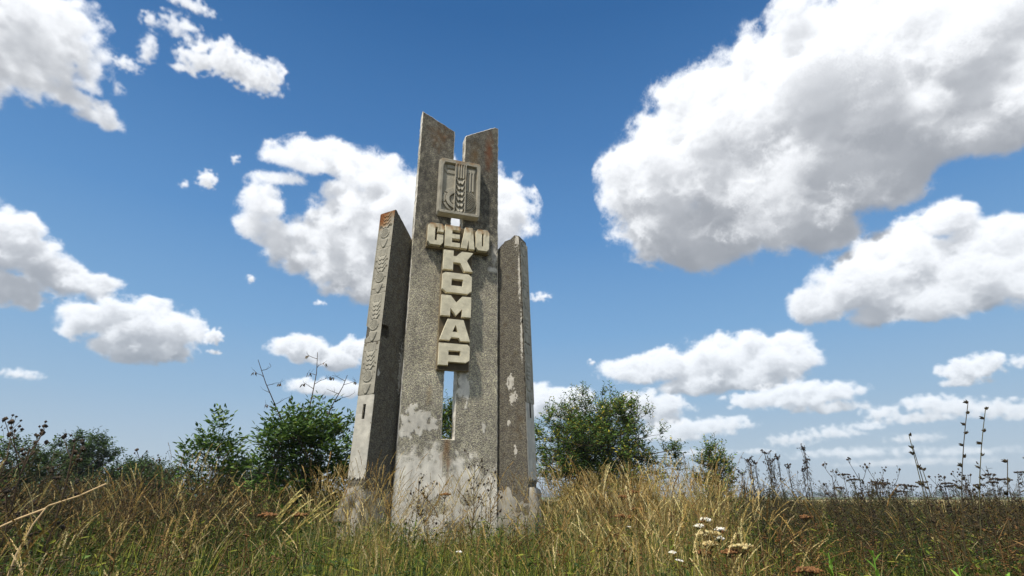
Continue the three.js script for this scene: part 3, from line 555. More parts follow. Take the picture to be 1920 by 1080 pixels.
function broadLeaf(seed) {   // coarse weed with broad leaves low on its stems
  const r = rng(seed), s = new Shapes(), g = [rgb(74, 104, 38), rgb(58, 86, 32), rgb(96, 122, 50), rgb(84, 100, 40)];
  for (let k = 0; k < 3; k++) {
    const b = V((r() - 0.5) * 0.14, -0.05, (r() - 0.5) * 0.14), t = V(b.x + (r() - 0.5) * 0.3, 0.75 + r() * 0.25, b.z + (r() - 0.5) * 0.3), pts = wander(b, t, 5, 0.05, r); s.tube(pts, 0.005, 0.002, g[1], 3);
    for (let j = 0; j < 13; j++) { const f = 0.3 + 0.7 * j / 13, q = Math.min(4.999, f * 5), p = pts[Math.floor(q)].clone().lerp(pts[Math.floor(q) + 1], q % 1), a = j * 2.4 + r(); s.leaf(p, V(Math.cos(a), 0.7 - 0.9 * r(), Math.sin(a)).normalize(), V(-Math.cos(a) * 0.4, 1, -Math.sin(a) * 0.4).normalize(), (0.12 - 0.06 * f) * (0.7 + 0.6 * r()), 0.034, vary(pick(g, r), r), 0.4); }
  }
  return s.build();
}
meadow('green_grass', mixedA, 11000, 1.5, 12, 1.5, (x, z) => 0.7 + 0.2 * centre(x, z) + 0.5 * (patch(x, z, 0.8, 3) - 0.5), () => 0.97, 101);
meadow('dry_grass', dryA, 3000, 1.6, 13, 1.5, (x, z) => 0.2 + 0.5 * right(x, z) * smooth(28, 18, sector(x, z)) + 0.12 * smooth(28, 34, sector(x, z)) + 0.35 * (patch(x, z, 0.7, 8) - 0.5), () => 0.98, 102);
meadow('seeding_grass', stalks, 4600, 1.8, 12, 1.6, (x, z) => 0.07 + 0.7 * right(x, z) * smooth(26, 16, sector(x, z)) + 0.16 * centre(x, z) + 0.12 * left(x, z) + 0.3 * smooth(-21, -17, sector(x, z)) * smooth(-9, -12, sector(x, z)), (x, z, r) => 0.98 + 0.24 * smooth(3, 6, r) * (1 - 0.5 * left(x, z)) * smooth(32, 18, sector(x, z)), 103);
meadow('brown_weeds', browns, 2400, 1.9, 14, 1.6, (x, z) => 0.36 * left(x, z) + 0.2 * smooth(20, 30, sector(x, z)) + 0.06, (x, z, r) => 1.0 + 0.3 * smooth(3, 6, r), 104);
meadow('rust_weeds', rusts, 1000, 2, 10, 1.5, (x, z) => 0.9 * patch(x, z, 0.9, 5) * (right(x, z) * 0.8 + 0.1), () => 1.0, 105);
meadow('leafy_weeds', greens, 4600, 1.5, 12, 1.5, (x, z) => 0.34 + 0.36 * smooth(20, 34, sector(x, z)) + 0.3 * left(x, z), (x, z, r) => 0.82 + 0.2 * smooth(3, 6, r), 106);
meadow('broad_leaved_weeds', [broadLeaf(25), broadLeaf(26)], 1500, 1.6, 9, 1.4, (x, z) => 0.8 * (patch(x, z, 0.9, 12) - 0.25) * (0.35 + 0.65 * (left(x, z) + smooth(22, 30, sector(x, z)))), () => 0.86, 109);
const darks = [brownWeed(15, [rgb(74, 68, 40), rgb(58, 56, 34), rgb(92, 84, 50), rgb(64, 74, 36)], 0.04, 40), brownWeed(17, [rgb(66, 56, 38), rgb(52, 44, 32), rgb(84, 70, 44)], 0.03, 52)];
meadow('dark_weeds', darks, 1150, 4.5, 11, 1.4, (x, z) => 0.6 * smooth(19, 25, sector(x, z)) + 0.45 * smooth(-20, -26, sector(x, z)), (x, z) => 1.46, 108);
meadow('far_grass', [mixedA[0], dryA[0], greens[0], browns[0]], 15000, 12, 60, 1.3, one, (x, z) => 0.9 + 0.2 * smooth(15, 22, sector(x, z)), 107, 60);

// ---------------------------------------------------------------- shrubs and trees
const BARK = [rgb(92, 78, 62), rgb(74, 62, 50)];
const LEAF_UNIT = (() => { const s = new Shapes(); s.leaf(V(0, 0, 0), V(0, 1, 0), V(0, 0, 1), 1, 0.42, new THREE.Color(1, 1, 1), 0.35); return s.build(); })();
const leafTints = [[86, 118, 44], [68, 98, 38], [106, 138, 56], [58, 86, 34], [126, 152, 68]].map((c) => { const m = leafy.clone(); m.vertexColors = false; m.color = rgb(...c); m.roughness = 0.5; m.specularIntensity = 0.7; return m; });
// o: seed, height, width, stems, branches, leaves on each branch, leaf length, palette, pinnate, single (how many leaves are parts of their own), shape 'round' or 'spire'
function shrub(root, o) {
  const r = rng(o.seed), wood = new Shapes(), rest = new Shapes(), leaves = [];
  const H = o.height, W = o.width / 2, low = o.low ?? 0.12;
  const mid = H * (low + 1) / 2, hy = H * (1 - low) / 2, nodes = [];
  const addLeaf = (p, d, size) => { const n = V((r() - 0.5) * 1.3, 0.7 + r() * 0.5, (r() - 0.5) * 1.3 + 0.15).normalize(); if (Math.abs(n.dot(d)) > 0.95) n.x += 0.5; leaves.push([p, d, n, size, pick(o.palette, r)]); };
  for (let k = 0; k < o.stems; k++) {
    const a = k / o.stems * 6.283 + r() * 0.8, t = 0.2 + 0.8 * r(), rr = W * 0.6 * t, pts = wander(V(Math.cos(a) * 0.12 * o.width * r(), -0.05, Math.sin(a) * 0.12 * o.width * r()), V(Math.cos(a) * rr, H * mix(0.93, 0.7, t), Math.sin(a) * rr), 8, 0.12 * H, r), radius = (o.trunk ?? 0.022) * (0.7 + 0.5 * r());
    wood.tube(pts, radius, radius * 0.25, pick(BARK, r), 5); pts.forEach((p, i) => { if (i > 1) nodes.push(p); });
  }
  const shoot = (p, d, len, lean) => {   // a leafy shoot: leaves alternate along it
    const e = p.clone().addScaledVector(d, len); e.y += lean * len; const n = Math.max(3, Math.round(len / (o.leaf * (o.pinnate ? 0.75 : 0.42)))), tw = wander(p, e, 3, 0.03, r); wood.tube(tw, 0.004, 0.0016, pick(BARK, r), 3);
    for (let l = 0; l < n; l++) {
      const h = Math.min(2.999, 3 * (l + 0.6 + 0.4 * r()) / n), q = tw[Math.floor(h)].clone().lerp(tw[Math.floor(h) + 1], h % 1), side = l * 2.4 + r(), ld = d.clone().multiplyScalar(0.75).add(V(Math.cos(side) * 0.85, 0.1 * r(), Math.sin(side) * 0.85)).normalize();
      if (!o.pinnate) { ld.y -= 0.35 * r(); ld.normalize(); addLeaf(q, ld, o.leaf * (0.6 + 0.65 * r())); continue; }
      ld.y += 0.25; ld.normalize();
      const L = o.leaf * 2.0, s = new THREE.Vector3().crossVectors(ld, UP).normalize();
      for (let m = 0; m < 3; m++) for (const sd of [-1, 1]) { const c = q.clone().addScaledVector(ld, L * (0.3 + 0.25 * m)); c.y -= 0.05 * L * m * m; addLeaf(c, ld.clone().multiplyScalar(0.65).addScaledVector(s, sd * 0.85).add(V(0, (r() - 0.5) * 0.5, 0)).normalize(), o.leaf * (0.75 + 0.4 * r())); }
      addLeaf(q.clone().addScaledVector(ld, L), ld.clone(), o.leaf);
    }
  };
  for (let k = 0, tries = 0; k < o.clumps && tries < 6000; tries++) {
    const u = r() * 2 - 1, a = r() * 6.283, rad = Math.pow(r(), 0.42), yy = u * rad, w = Math.sqrt(1 - u * u) * rad, taper = o.spire ? mix(1.05, 0.34, clamp((yy + 1) / 2)) : mix(1.05, 0.8, clamp((yy + 1) / 2)), p = V(Math.cos(a) * w * W * taper, mid + yy * hy, Math.sin(a) * w * W * taper);
    if (rad > 0.5 && noise(p.x * 1.9 / W + o.seed, p.y * 2.6 / H, p.z * 1.9 / W) < -0.12 - 0.1 * (1 - rad)) continue;   // gaps and bays in the outline
    k++;
    let best = nodes[0], bd = 1e9; for (const n of nodes) { const dd = n.distanceToSquared(p) + (n.y > p.y ? 0.3 : 0); if (dd < bd) { bd = dd; best = n; } }
    wood.tube(wander(best, p, 4, 0.07, r), 0.009, 0.004, pick(BARK, r), 3);
    for (let j = 0; j < (o.shoots ?? 6); j++) { const d = V(p.x * 0.6 / W + (r() - 0.5) * 1.7, 0.35 + (p.y - mid) / H + (r() - 0.4) * 1.1, p.z * 0.6 / W + (r() - 0.5) * 1.7).normalize(); shoot(p, d, o.reach * (0.6 + 0.7 * r()), 0.15); }
  }
  for (let k = 0; k < (o.tips ?? 10); k++) {   // upright shoots that break the top line
    const a = r() * 6.283, w = Math.sqrt(r()) * W * (o.spire ? 0.3 : 0.75), y = mid + hy * Math.sqrt(Math.max(0, 1 - (w / W) * (w / W))) * 0.82, p = V(Math.cos(a) * w, y, Math.sin(a) * w);
    shoot(p, V((r() - 0.5) * 0.4, 1, (r() - 0.5) * 0.4).normalize(), o.reach * (0.9 + 0.8 * r()), 0.2);
  }
  mesh('stems', wood.build(), woody, root);
  const single = Math.min(o.single ?? 0, leaves.length), q = new THREE.Quaternion(), m = new THREE.Matrix4();
  // the leaves on the side of the road are the ones that can be picked apart
  const order = single ? leaves.map((l, i) => [l[0].z * 1.0 + l[0].y * 0.35 + 0.25 * r(), i]).sort((a, b) => b[0] - a[0]).map((a) => a[1]) : leaves.map((_, i) => i);
  order.forEach((i, k) => {
    const [p, d, n, size, c] = leaves[i];
    if (k >= single) { rest.leaf(p, d, n, size, size * (o.slim ?? 0.42), vary(c, r, 0.25), 0.35); return; }
    const s = new THREE.Vector3().crossVectors(d, n).normalize(), u = new THREE.Vector3().crossVectors(s, d).normalize(), leaf = mesh('leaf', LEAF_UNIT, leafTints[Math.floor(r() * leafTints.length)], root);
    m.makeBasis(s, d, u); leaf.quaternion.setFromRotationMatrix(m); leaf.position.copy(p); leaf.scale.set(size, size, size);
  });
  const f = mesh('foliage', rest.build(), leafy, root); f.userData.kind = 'stuff';
  return root;
}
const DARKLEAF = [rgb(62, 88, 36), rgb(50, 74, 30), rgb(80, 104, 44), rgb(68, 90, 40)], MIDLEAF = [rgb(86, 118, 44), rgb(70, 100, 38), rgb(104, 134, 54), rgb(58, 86, 34), rgb(122, 136, 52)], YELLOWING = [...MIDLEAF, rgb(92, 120, 46), rgb(74, 104, 40), rgb(184, 170, 58)];
shrub(thing('ash_sapling', 'leafy ash sapling standing alone in the meadow beside the bushy ash shrub', 'sapling', null, -4.85, -9.0), { seed: 5, height: 2.1, width: 1.25, stems: 5, clumps: 44, shoots: 3, reach: 0.22, tips: 5, leaf: 0.085, palette: MIDLEAF, pinnate: true, single: 240, spire: true, low: 0.22, slim: 0.42 });
const ash = shrub(thing('ash_shrub', 'bushy ash shrub with bare dead twigs above its leaves, against the sign', 'shrub', null, -3.22, -8.75), { seed: 8, height: 2.15, width: 1.95, stems: 10, clumps: 125, shoots: 4, reach: 0.24, tips: 12, leaf: 0.09, palette: MIDLEAF, pinnate: true, single: 290, low: 0.15, slim: 0.42 });
{ // dead leaders with a few withered leaves
  const r = rng(31), dead = [rgb(70, 56, 44), rgb(88, 72, 54)];
  const leader = (pts, side) => {
    const s = new Shapes(), w = new Shapes(), c = pick(dead, r); s.tube(pts, 0.013, 0.0045, c, 5);
    for (let k = 0; k < side; k++) {
      const f = 0.15 + 0.83 * (k + 0.5 * r()) / side, g = Math.min(pts.length - 1.001, f * (pts.length - 1)), p = pts[Math.floor(g)].clone().lerp(pts[Math.floor(g) + 1], g % 1), sg = k % 2 ? 1 : -1, L = (0.42 - 0.3 * f) * (0.6 + 0.7 * r());
      const e = V(p.x + sg * L * (0.7 + 0.3 * r()), p.y + L * (0.25 + 0.5 * r()), p.z + (r() - 0.5) * L), tw = wander(p, e, 3, 0.05, r); s.tube(tw, 0.006, 0.0028, c, 3);
      for (let j = 0; j < 3; j++) { const q = tw[1 + Math.floor(r() * 2.99)], t = V(q.x + (r() - 0.5) * 0.14, q.y + r() * 0.08, q.z + (r() - 0.5) * 0.1); s.tube([q, t], 0.0025, 0.0012, c, 3); }
      if (r() < 0.75) for (let j = 0; j < 5; j++) w.leaf(e.clone().add(V((r() - 0.5) * 0.06, -0.03 * r(), (r() - 0.5) * 0.06)), V(r() - 0.5, -0.9, r() - 0.5).normalize(), V(r() - 0.5, 0.2, r() - 0.5).normalize(), 0.045 + 0.03 * r(), 0.022, vary(pick(BROWN, r), r), 0.7);
    }
    const t = mesh('dead_twig', s.build(), woody, ash); const wl = mesh('withered_leaves', w.build(), leafy, t); wl.userData.kind = 'stuff';
  };
  leader([V(0.05, 1.3, 0.1), V(-0.06, 2.1, 0.05), V(-0.03, 2.55, 0.03), V(-0.02, 2.9, 0), V(-0.05, 3.25, 0)], 9);
  leader([V(-0.15, 1.3, 0), V(-0.4, 2.0, 0), V(-0.62, 2.4, 0.05), V(-0.8, 2.72, 0.08), V(-0.98, 3.1, 0.1)], 8);
  leader([V(0.12, 1.3, 0), V(0.2, 2.05, 0), V(0.3, 2.4, -0.04), V(0.42, 2.68, -0.06), V(0.47, 2.88, -0.08)], 7);
}
shrub(thing('willow_bush', 'large round green bush with yellowing leaves beside the crumbled wing of the sign', 'bush', null, 1.86, -12), { seed: 12, height: 3.12, width: 3.45, stems: 15, clumps: 560, shoots: 8, reach: 0.26, tips: 26, leaf: 0.066, palette: YELLOWING, low: 0.1, trunk: 0.03, slim: 0.46 });
shrub(thing('willow_bush', 'green bush glimpsed through the slot of the sign', 'bush', null, -1.3, -11.2), { seed: 14, height: 2.75, width: 1.5, stems: 7, clumps: 130, shoots: 7, reach: 0.24, leaf: 0.065, palette: YELLOWING, spire: true, low: 0.12, slim: 0.45 });
shrub(thing('small_bush', 'small upright bush between the large round bush and the dried goldenrod', 'bush', null, 3.98, -11), { seed: 16, height: 1.9, width: 1.2, stems: 6, clumps: 110, shoots: 6, reach: 0.22, tips: 9, leaf: 0.06, palette: YELLOWING, spire: true, low: 0.2, slim: 0.45 });
shrub(thing('dark_tree', 'dark dense hawthorn-like tree in the meadow, the broadest one far off', 'tree', null, -15.5, -20), { seed: 18, height: 3.05, width: 3.0, stems: 10, clumps: 300, shoots: 7, reach: 0.3, tips: 16, leaf: 0.1, palette: DARKLEAF, trunk: 0.05, low: 0.12, slim: 0.55 });
shrub(thing('dark_tree', 'lower dark bush joined to the dark dense tree', 'bush', null, -13.6, -20.6), { seed: 19, height: 2.2, width: 2.4, stems: 7, clumps: 170, shoots: 7, reach: 0.28, leaf: 0.1, palette: DARKLEAF, low: 0.1, slim: 0.55 });
shrub(thing('meadow_bush', 'mid green bush behind the tall dried seed heads', 'bush', null, -12.4, -14), { seed: 20, height: 2.2, width: 2.5, stems: 8, clumps: 230, shoots: 7, reach: 0.26, leaf: 0.085, palette: DARKLEAF, low: 0.1, slim: 0.5 });
shrub(thing('meadow_bush', 'low dark bush behind the gap between the ash sapling and the ash shrub', 'bush', null, -7.5, -16), { seed: 21, height: 1.75, width: 2.4, stems: 7, clumps: 190, shoots: 7, reach: 0.25, leaf: 0.085, palette: DARKLEAF, low: 0.1, slim: 0.5 });
shrub(thing('meadow_bush', 'low dark bush behind the ash sapling', 'bush', null, -11.6, -19), { seed: 22, height: 1.75, width: 3.0, stems: 8, clumps: 220, shoots: 7, reach: 0.26, leaf: 0.09, palette: DARKLEAF, low: 0.1, slim: 0.5 });
shrub(thing('meadow_bush', 'low green bush closing the gap next to the ash shrub', 'bush', null, -6.0, -13.5), { seed: 27, height: 1.75, width: 2.2, stems: 7, clumps: 180, shoots: 7, reach: 0.24, leaf: 0.08, palette: DARKLEAF, low: 0.1, slim: 0.5 });
shrub(thing('meadow_bush', 'small green bush at the foot of the lower dark bush', 'bush', null, -10.2, -15), { seed: 28, height: 1.65, width: 2.2, stems: 7, clumps: 170, shoots: 7, reach: 0.24, leaf: 0.08, palette: DARKLEAF, low: 0.1, slim: 0.5 });
shrub(thing('field_tree', 'small round-topped tree alone far out in the fields', 'tree', null, -38.5, -60), { seed: 23, height: 3.7, width: 3.8, stems: 8, clumps: 120, shoots: 7, reach: 0.5, leaf: 0.22, palette: DARKLEAF, trunk: 0.08, low: 0.2, slim: 0.6 });
shrub(thing('green_sapling', 'pale green leafy sapling beside the tall dried seed heads', 'sapling', null, -4.66, -5.0), { seed: 24, height: 1.42, width: 0.55, stems: 3, clumps: 14, shoots: 3, reach: 0.13, tips: 3, leaf: 0.07, palette: [rgb(92, 124, 50), rgb(80, 110, 44)], spire: true, low: 0.3, single: 60 });
{ // hedgerows and woods on the horizon, one far mass each
  const r = rng(44), far = (name, count, x0, x1, z0, z1, h0, h1) => {
    const s = new Shapes();
    for (let k = 0; k < count; k++) {
      const x = mix(x0, x1, (k + r()) / count), z = -mix(z0, z1, r()), h = mix(h0, h1, Math.pow(r(), 1.5)), w = h * (0.7 + 0.5 * r()), c = pick(DARKLEAF, r);
      for (let j = 0; j < 46; j++) { const a = r() * 6.283, u = Math.pow(r(), 0.5), y = h * (0.08 + 0.9 * r()), rr = w * 0.6 * Math.sin(Math.PI * clamp(y / h * 0.8 + 0.15)) * u; s.leaf(V(x + Math.cos(a) * rr, y, z + Math.sin(a) * rr), V(r() - 0.5, r() - 0.3, r() - 0.5).normalize(), V(r() - 0.5, 1, r() - 0.5).normalize(), h * 0.28, h * 0.2, vary(c, r, 0.2), 0.3); }
    }
    const m = setting(name, s.build(), leafy, 'stuff'); return m;
  };
  far('far_hedgerow', 150, 60, 900, 500, 620, 3, 6.5); far('far_wood', 190, -900, 900, 900, 1100, 4, 9); far('far_hedgerow_001', 70, -260, -60, 210, 260, 1.5, 3.2);
}

// ---------------------------------------------------------------- weeds that stand out one by one
const NIGHT = [rgb(60, 48, 36), rgb(48, 40, 32), rgb(78, 62, 44)];
function curvedStem(x0, y0, z0, x1, y1, z1, bow, n = 8) { const out = []; for (let k = 0; k <= n; k++) { const t = k / n; out.push(V(mix(x0, x1, t * t * 0.55 + t * 0.45) + bow * Math.sin(t * Math.PI), mix(y0, y1, t), mix(z0, z1, t))); } return out; }
function budStem(root, lean, height, seed, buds) {   // wand with clusters of dry bracts
  const r = rng(seed), s = new Shapes(), c = pick([rgb(86, 82, 48), rgb(74, 64, 42)], r), pts = curvedStem(0, -0.05, 0, lean, height, 0.02, -lean * 0.18, 12); s.tube(pts, 0.0048, 0.0022, c, 5); mesh('stem', s.build(), woody, root);
  for (let k = 0; k < buds; k++) {
    const f = 0.50 + 0.5 * (k + 0.3 * r()) / (buds - 0.7), g = Math.min(11.999, f * 12), p = pts[Math.floor(g)].clone().lerp(pts[Math.floor(g) + 1], g % 1), b = new Shapes(), sg = k % 2 ? 1 : -1;
    for (let j = 0; j < 8; j++) { const d = V(sg * (0.5 + 0.6 * r()) + (r() - 0.5) * 0.9, 0.5 + 0.7 * r() - 0.4 * (j > 5), (r() - 0.5) * 1.2).normalize(); b.leaf(V(sg * 0.002, 0, 0), d, V(r() - 0.5, r() - 0.5, 1).normalize(), 0.017 + 0.016 * r(), 0.011, vary(pick([rgb(92, 84, 50), rgb(78, 66, 44), rgb(64, 54, 38)], r), r), 0.8); }
    for (let j = 0; j < 4; j++) b.seed(sg * 0.007 + (r() - 0.5) * 0.008, 0.006 + (r() - 0.5) * 0.01, (r() - 0.5) * 0.01, 0.006, vary(NIGHT[2], r), r);
    mesh('bud_cluster', b.build(), woody, root).position.copy(p);
  }
}
const WAND = 'chicory wands with bud clusters';
[[2.51, -3.5, 0.0, 1.36, 8, 'short chicory wand with bud clusters, beside a shorter twin, next to the two tallest wands'], [2.56, -3.52, -0.03, 1.28, 7, 'shorter twin of the short chicory wand'], [2.62, -3.5, 0.33, 1.57, 13, 'tallest chicory wand with bud clusters, leaning'], [2.72, -3.5, 0.33, 1.53, 12, 'second tallest chicory wand with bud clusters, leaning the same way'], [2.84, -3.45, 0.2, 1.21, 7, 'low leaning chicory wand at the foot of the two tallest wands'], [3.12, -3.5, 0.09, 1.22, 7, 'low chicory wand standing apart from the other wands'], [2.66, -3.6, -0.05, 1.17, 6, 'knee-high chicory wand between the short pair and the tallest wand']].forEach(([x, z, lean, h, n, label], i) => budStem(thing('chicory_stem', label, 'weed', WAND, x, z), lean, h, 60 + i, n));

function seedHeads(root, height, spread, seed, heads, palette = NIGHT, size = 0.012) {   // dry branching skeleton, a small head on each twig
  const r = rng(seed), s = new Shapes(), c = pick(palette, r), pts = wander(V(0, -0.05, 0), V((r() - 0.5) * 0.06, height * 0.9, (r() - 0.5) * 0.06), 6, 0.04, r); s.tube(pts, 0.006, 0.0036, c, 4);
  const b = new Shapes();
  for (let k = 0; k < heads; k++) {
    const f = 0.45 + 0.54 * (k + r()) / heads, g = Math.min(5.999, f * 6), p = pts[Math.floor(g)].clone().lerp(pts[Math.floor(g) + 1], g % 1), a = r() * 6.283, L = spread * (0.5 + 0.6 * r()) * (1.3 - 0.5 * f), e = V(p.x + Math.cos(a) * L, Math.min(height * (0.97 + 0.06 * r()), p.y + L * (0.9 + 0.8 * r())), p.z + Math.sin(a) * L * 0.8);
    const mid = p.clone().lerp(e, 0.5); mid.x += (r() - 0.5) * 0.02; mid.y -= 0.012; s.tube([p, mid, e], 0.0036, 0.0018, c, 3);
    for (let m = 0; m < 3; m++) { const q = p.clone().lerp(e, 0.5 + 0.4 * r()), t = V(q.x + (r() - 0.5) * 0.08, q.y + 0.03 + 0.04 * r(), q.z + (r() - 0.5) * 0.07); s.tube([q, t], 0.0016, 0.001, c, 3); b.seed(t.x, t.y, t.z, size * (0.6 + 0.4 * r()), vary(pick(palette, r), r), r); }
    for (let m = 0; m < 4; m++) b.seed(e.x + (r() - 0.5) * 0.012, e.y + (r() - 0.5) * 0.014, e.z + (r() - 0.5) * 0.012, size * (0.7 + 0.5 * r()), vary(pick(palette, r), r), r);
  }
  mesh('stem', s.build(), woody, root); mesh('seed_heads', b.build(), woody, root).userData.kind = 'stuff';
}
const DRY = 'dried seed-head weeds';
[[-2.78, -3.2, 1.4, 0.24, 15, 'tall dark dried seed-head weed beside the pale broken reed'], [-2.92, -3.25, 1.36, 0.22, 13, 'dark dried seed-head weed in front of the mid green bush'], [-2.56, -3.25, 1.43, 0.14, 10, 'tallest dark dried seed-head weed, in front of the broad dark tree'], [-3.33, -5.05, 1.36, 0.14, 10, 'dried seed-head weed against open sky between the dark tree and the ash sapling'], [-3.13, -5, 1.27, 0.13, 8, 'shorter dried weed close to the ash sapling'], [-3.46, -5.1, 1.25, 0.12, 8, 'shorter dried weed close to the lower dark bush'], [-0.44, -6.4, 1.49, 0.2, 14, 'tallest black dried weed in front of the white foot of the sign'], [-0.24, -6.45, 1.26, 0.16, 9, 'black dried weed in front of the wing with the crumbled top'], [-1.1, -6.7, 1.3, 0.13, 9, 'thin dried weed in front of the edge of the slotted slab'], [-0.95, -6.6, 1.15, 0.16, 8, 'low dried weed beside the lone brown yarrow'], [3.42, -6, 1.34, 0.14, 9, 'dried weed with knobbed tips next to the goldenrod'], [3.64, -6, 1.36, 0.15, 10, 'tall dried weed with knobbed tips next to the tansy'], [2.75, -8.5, 1.34, 0.12, 8, 'thin dried weed beside the small upright bush'], [2.35, -8, 1.36, 0.1, 6, 'thin dried weed at the edge of the large round bush']].forEach(([x, z, h, sp, n, label], i) => seedHeads(thing('seed_head_weed', label, 'weed', DRY, x, z, i * 1.3), h, sp, 80 + i, n));

for (let k = 0; k < 9; k++) seedHeads(thing('seed_head_weed', 'bushy dried weed standing among the dried tansy on the skyline', 'weed', 'dried weeds among the tansy', 3.85 + k * 0.29, -6.2 - (k % 3) * 0.2, k), 1.16 + 0.1 * ((k * 7) % 4) / 2, 0.17, 260 + k, 13);

function goldenrod(root, height, seed) {   // dead stem with drooping curled leaves and a plume
  const r = rng(seed), s = new Shapes(), w = new Shapes(), c = pick(NIGHT, r), pts = wander(V(0, -0.05, 0), V((r() - 0.5) * 0.14, height, (r() - 0.5) * 0.1), 8, 0.04, r); s.tube(pts, 0.005, 0.002, c, 4);
  for (let k = 0; k < 80; k++) {
    const f = 0.4 + 0.6 * k / 80, g = Math.min(7.999, f * 8), p = pts[Math.floor(g)].clone().lerp(pts[Math.floor(g) + 1], g % 1);
    w.blade(p.x, p.y, p.z, (0.12 - 0.07 * f) * (0.7 + 0.6 * r()), 0.013, r() * 6.283, 0.6 + r() * 0.4, 1.6 + r() * 1.2, vary(pick([rgb(74, 64, 46), rgb(58, 52, 40), rgb(88, 76, 52)], r), r), 4);
  }
  for (let k = 0; k < 4; k++) { const a = r() * 6.283, e = pts[8].clone().add(V(Math.cos(a) * 0.07, 0.02 + 0.05 * r(), Math.sin(a) * 0.06)); s.tube([pts[7], pts[8].clone().lerp(e, 0.5).add(V(0, 0.03, 0)), e], 0.0022, 0.0012, c, 3); for (let j = 0; j < 10; j++) { const q = pts[8].clone().lerp(e, r()); w.seed(q.x + (r() - 0.5) * 0.02, q.y + 0.015 + (r() - 0.5) * 0.02, q.z + (r() - 0.5) * 0.02, 0.007, vary(pick(NIGHT, r), r), r); } }
  mesh('stem', s.build(), woody, root); mesh('curled_leaves', w.build(), leafy, root).userData.kind = 'stuff';
}
[[2.56, 1.3], [2.62, 1.34], [2.7, 1.3], [2.78, 1.41], [2.84, 1.3], [2.91, 1.34], [3.1, 1.45], [3.16, 1.32], [3.02, 1.36], [2.98, 1.26], [2.47, 1.2], [3.24, 1.24]].forEach(([x, h], i) => goldenrod(thing('goldenrod', 'dead goldenrod with curled drooping leaves in the clump beside the small upright bush', 'weed', 'dead goldenrod clump', x, -6 - (i % 3) * 0.15, i), h, 110 + i));

function umbel(root, height, width, seed, palette, rays, size, stemTone) {   // flat-topped flower head on a stiff stem
  const r = rng(seed), s = new Shapes(), b = new Shapes(), c = stemTone, top = V((r() - 0.5) * 0.05, height - width * 0.45, (r() - 0.5) * 0.05); s.tube(wander(V((r() - 0.5) * 0.04, -0.05, 0), top, 5, 0.03, r), 0.004, 0.0026, c, 4);
  for (let k = 0; k < rays; k++) {
    const a = k * 2.4, rr = width * 0.5 * Math.sqrt((k + 0.5) / rays), e = V(top.x + Math.cos(a) * rr, height - width * 0.10 * Math.pow(rr / width * 2, 2) + (r() - 0.5) * 0.008, top.z + Math.sin(a) * rr); s.tube([top, top.clone().lerp(e, 0.55).add(V(0, -0.006, 0)), e], 0.0019, 0.0012, c, 3);
    for (let j = 0; j < 7; j++) b.seed(e.x + (r() - 0.5) * size * 3, e.y + (r() - 0.5) * size * 0.9, e.z + (r() - 0.5) * size * 3, size * (0.75 + 0.5 * r()), vary(pick(palette, r), r, 0.14), r);
  }
  mesh('stem', s.build(), woody, root); mesh('flower_head', b.build(), woody, root);
}
{ const r = rng(9); [[4.2, 1.26], [4.32, 1.2], [4.46, 1.14], [4.56, 1.17], [4.66, 1.16], [4.76, 1.13], [5.0, 1.12], [5.14, 1.17], [5.3, 1.15], [5.4, 1.12], [5.62, 1.13], [5.78, 1.16], [5.92, 1.2], [6.06, 1.26], [6.18, 1.2], [6.3, 1.28], [3.95, 1.1], [4.88, 1.06]].forEach(([x, h], i) => umbel(thing('tansy', 'dried dark tansy with a flat seed head, in the skyline row behind the chicory', 'weed', 'dried tansy on the skyline', x, -7 + 0.4 * (r() - 0.5), i), h, 0.10 + 0.06 * r(), 140 + i, NIGHT, 11, 0.008, NIGHT[0])); }
const RUSTY = [rgb(124, 84, 46), rgb(102, 68, 38), rgb(142, 102, 60)], WHITE = [rgb(226, 222, 206), rgb(206, 200, 176), rgb(236, 232, 220)], TAN = [rgb(196, 176, 120), rgb(176, 150, 98), rgb(206, 190, 140)], STEM = rgb(112, 92, 56), GSTEM = rgb(96, 106, 54);
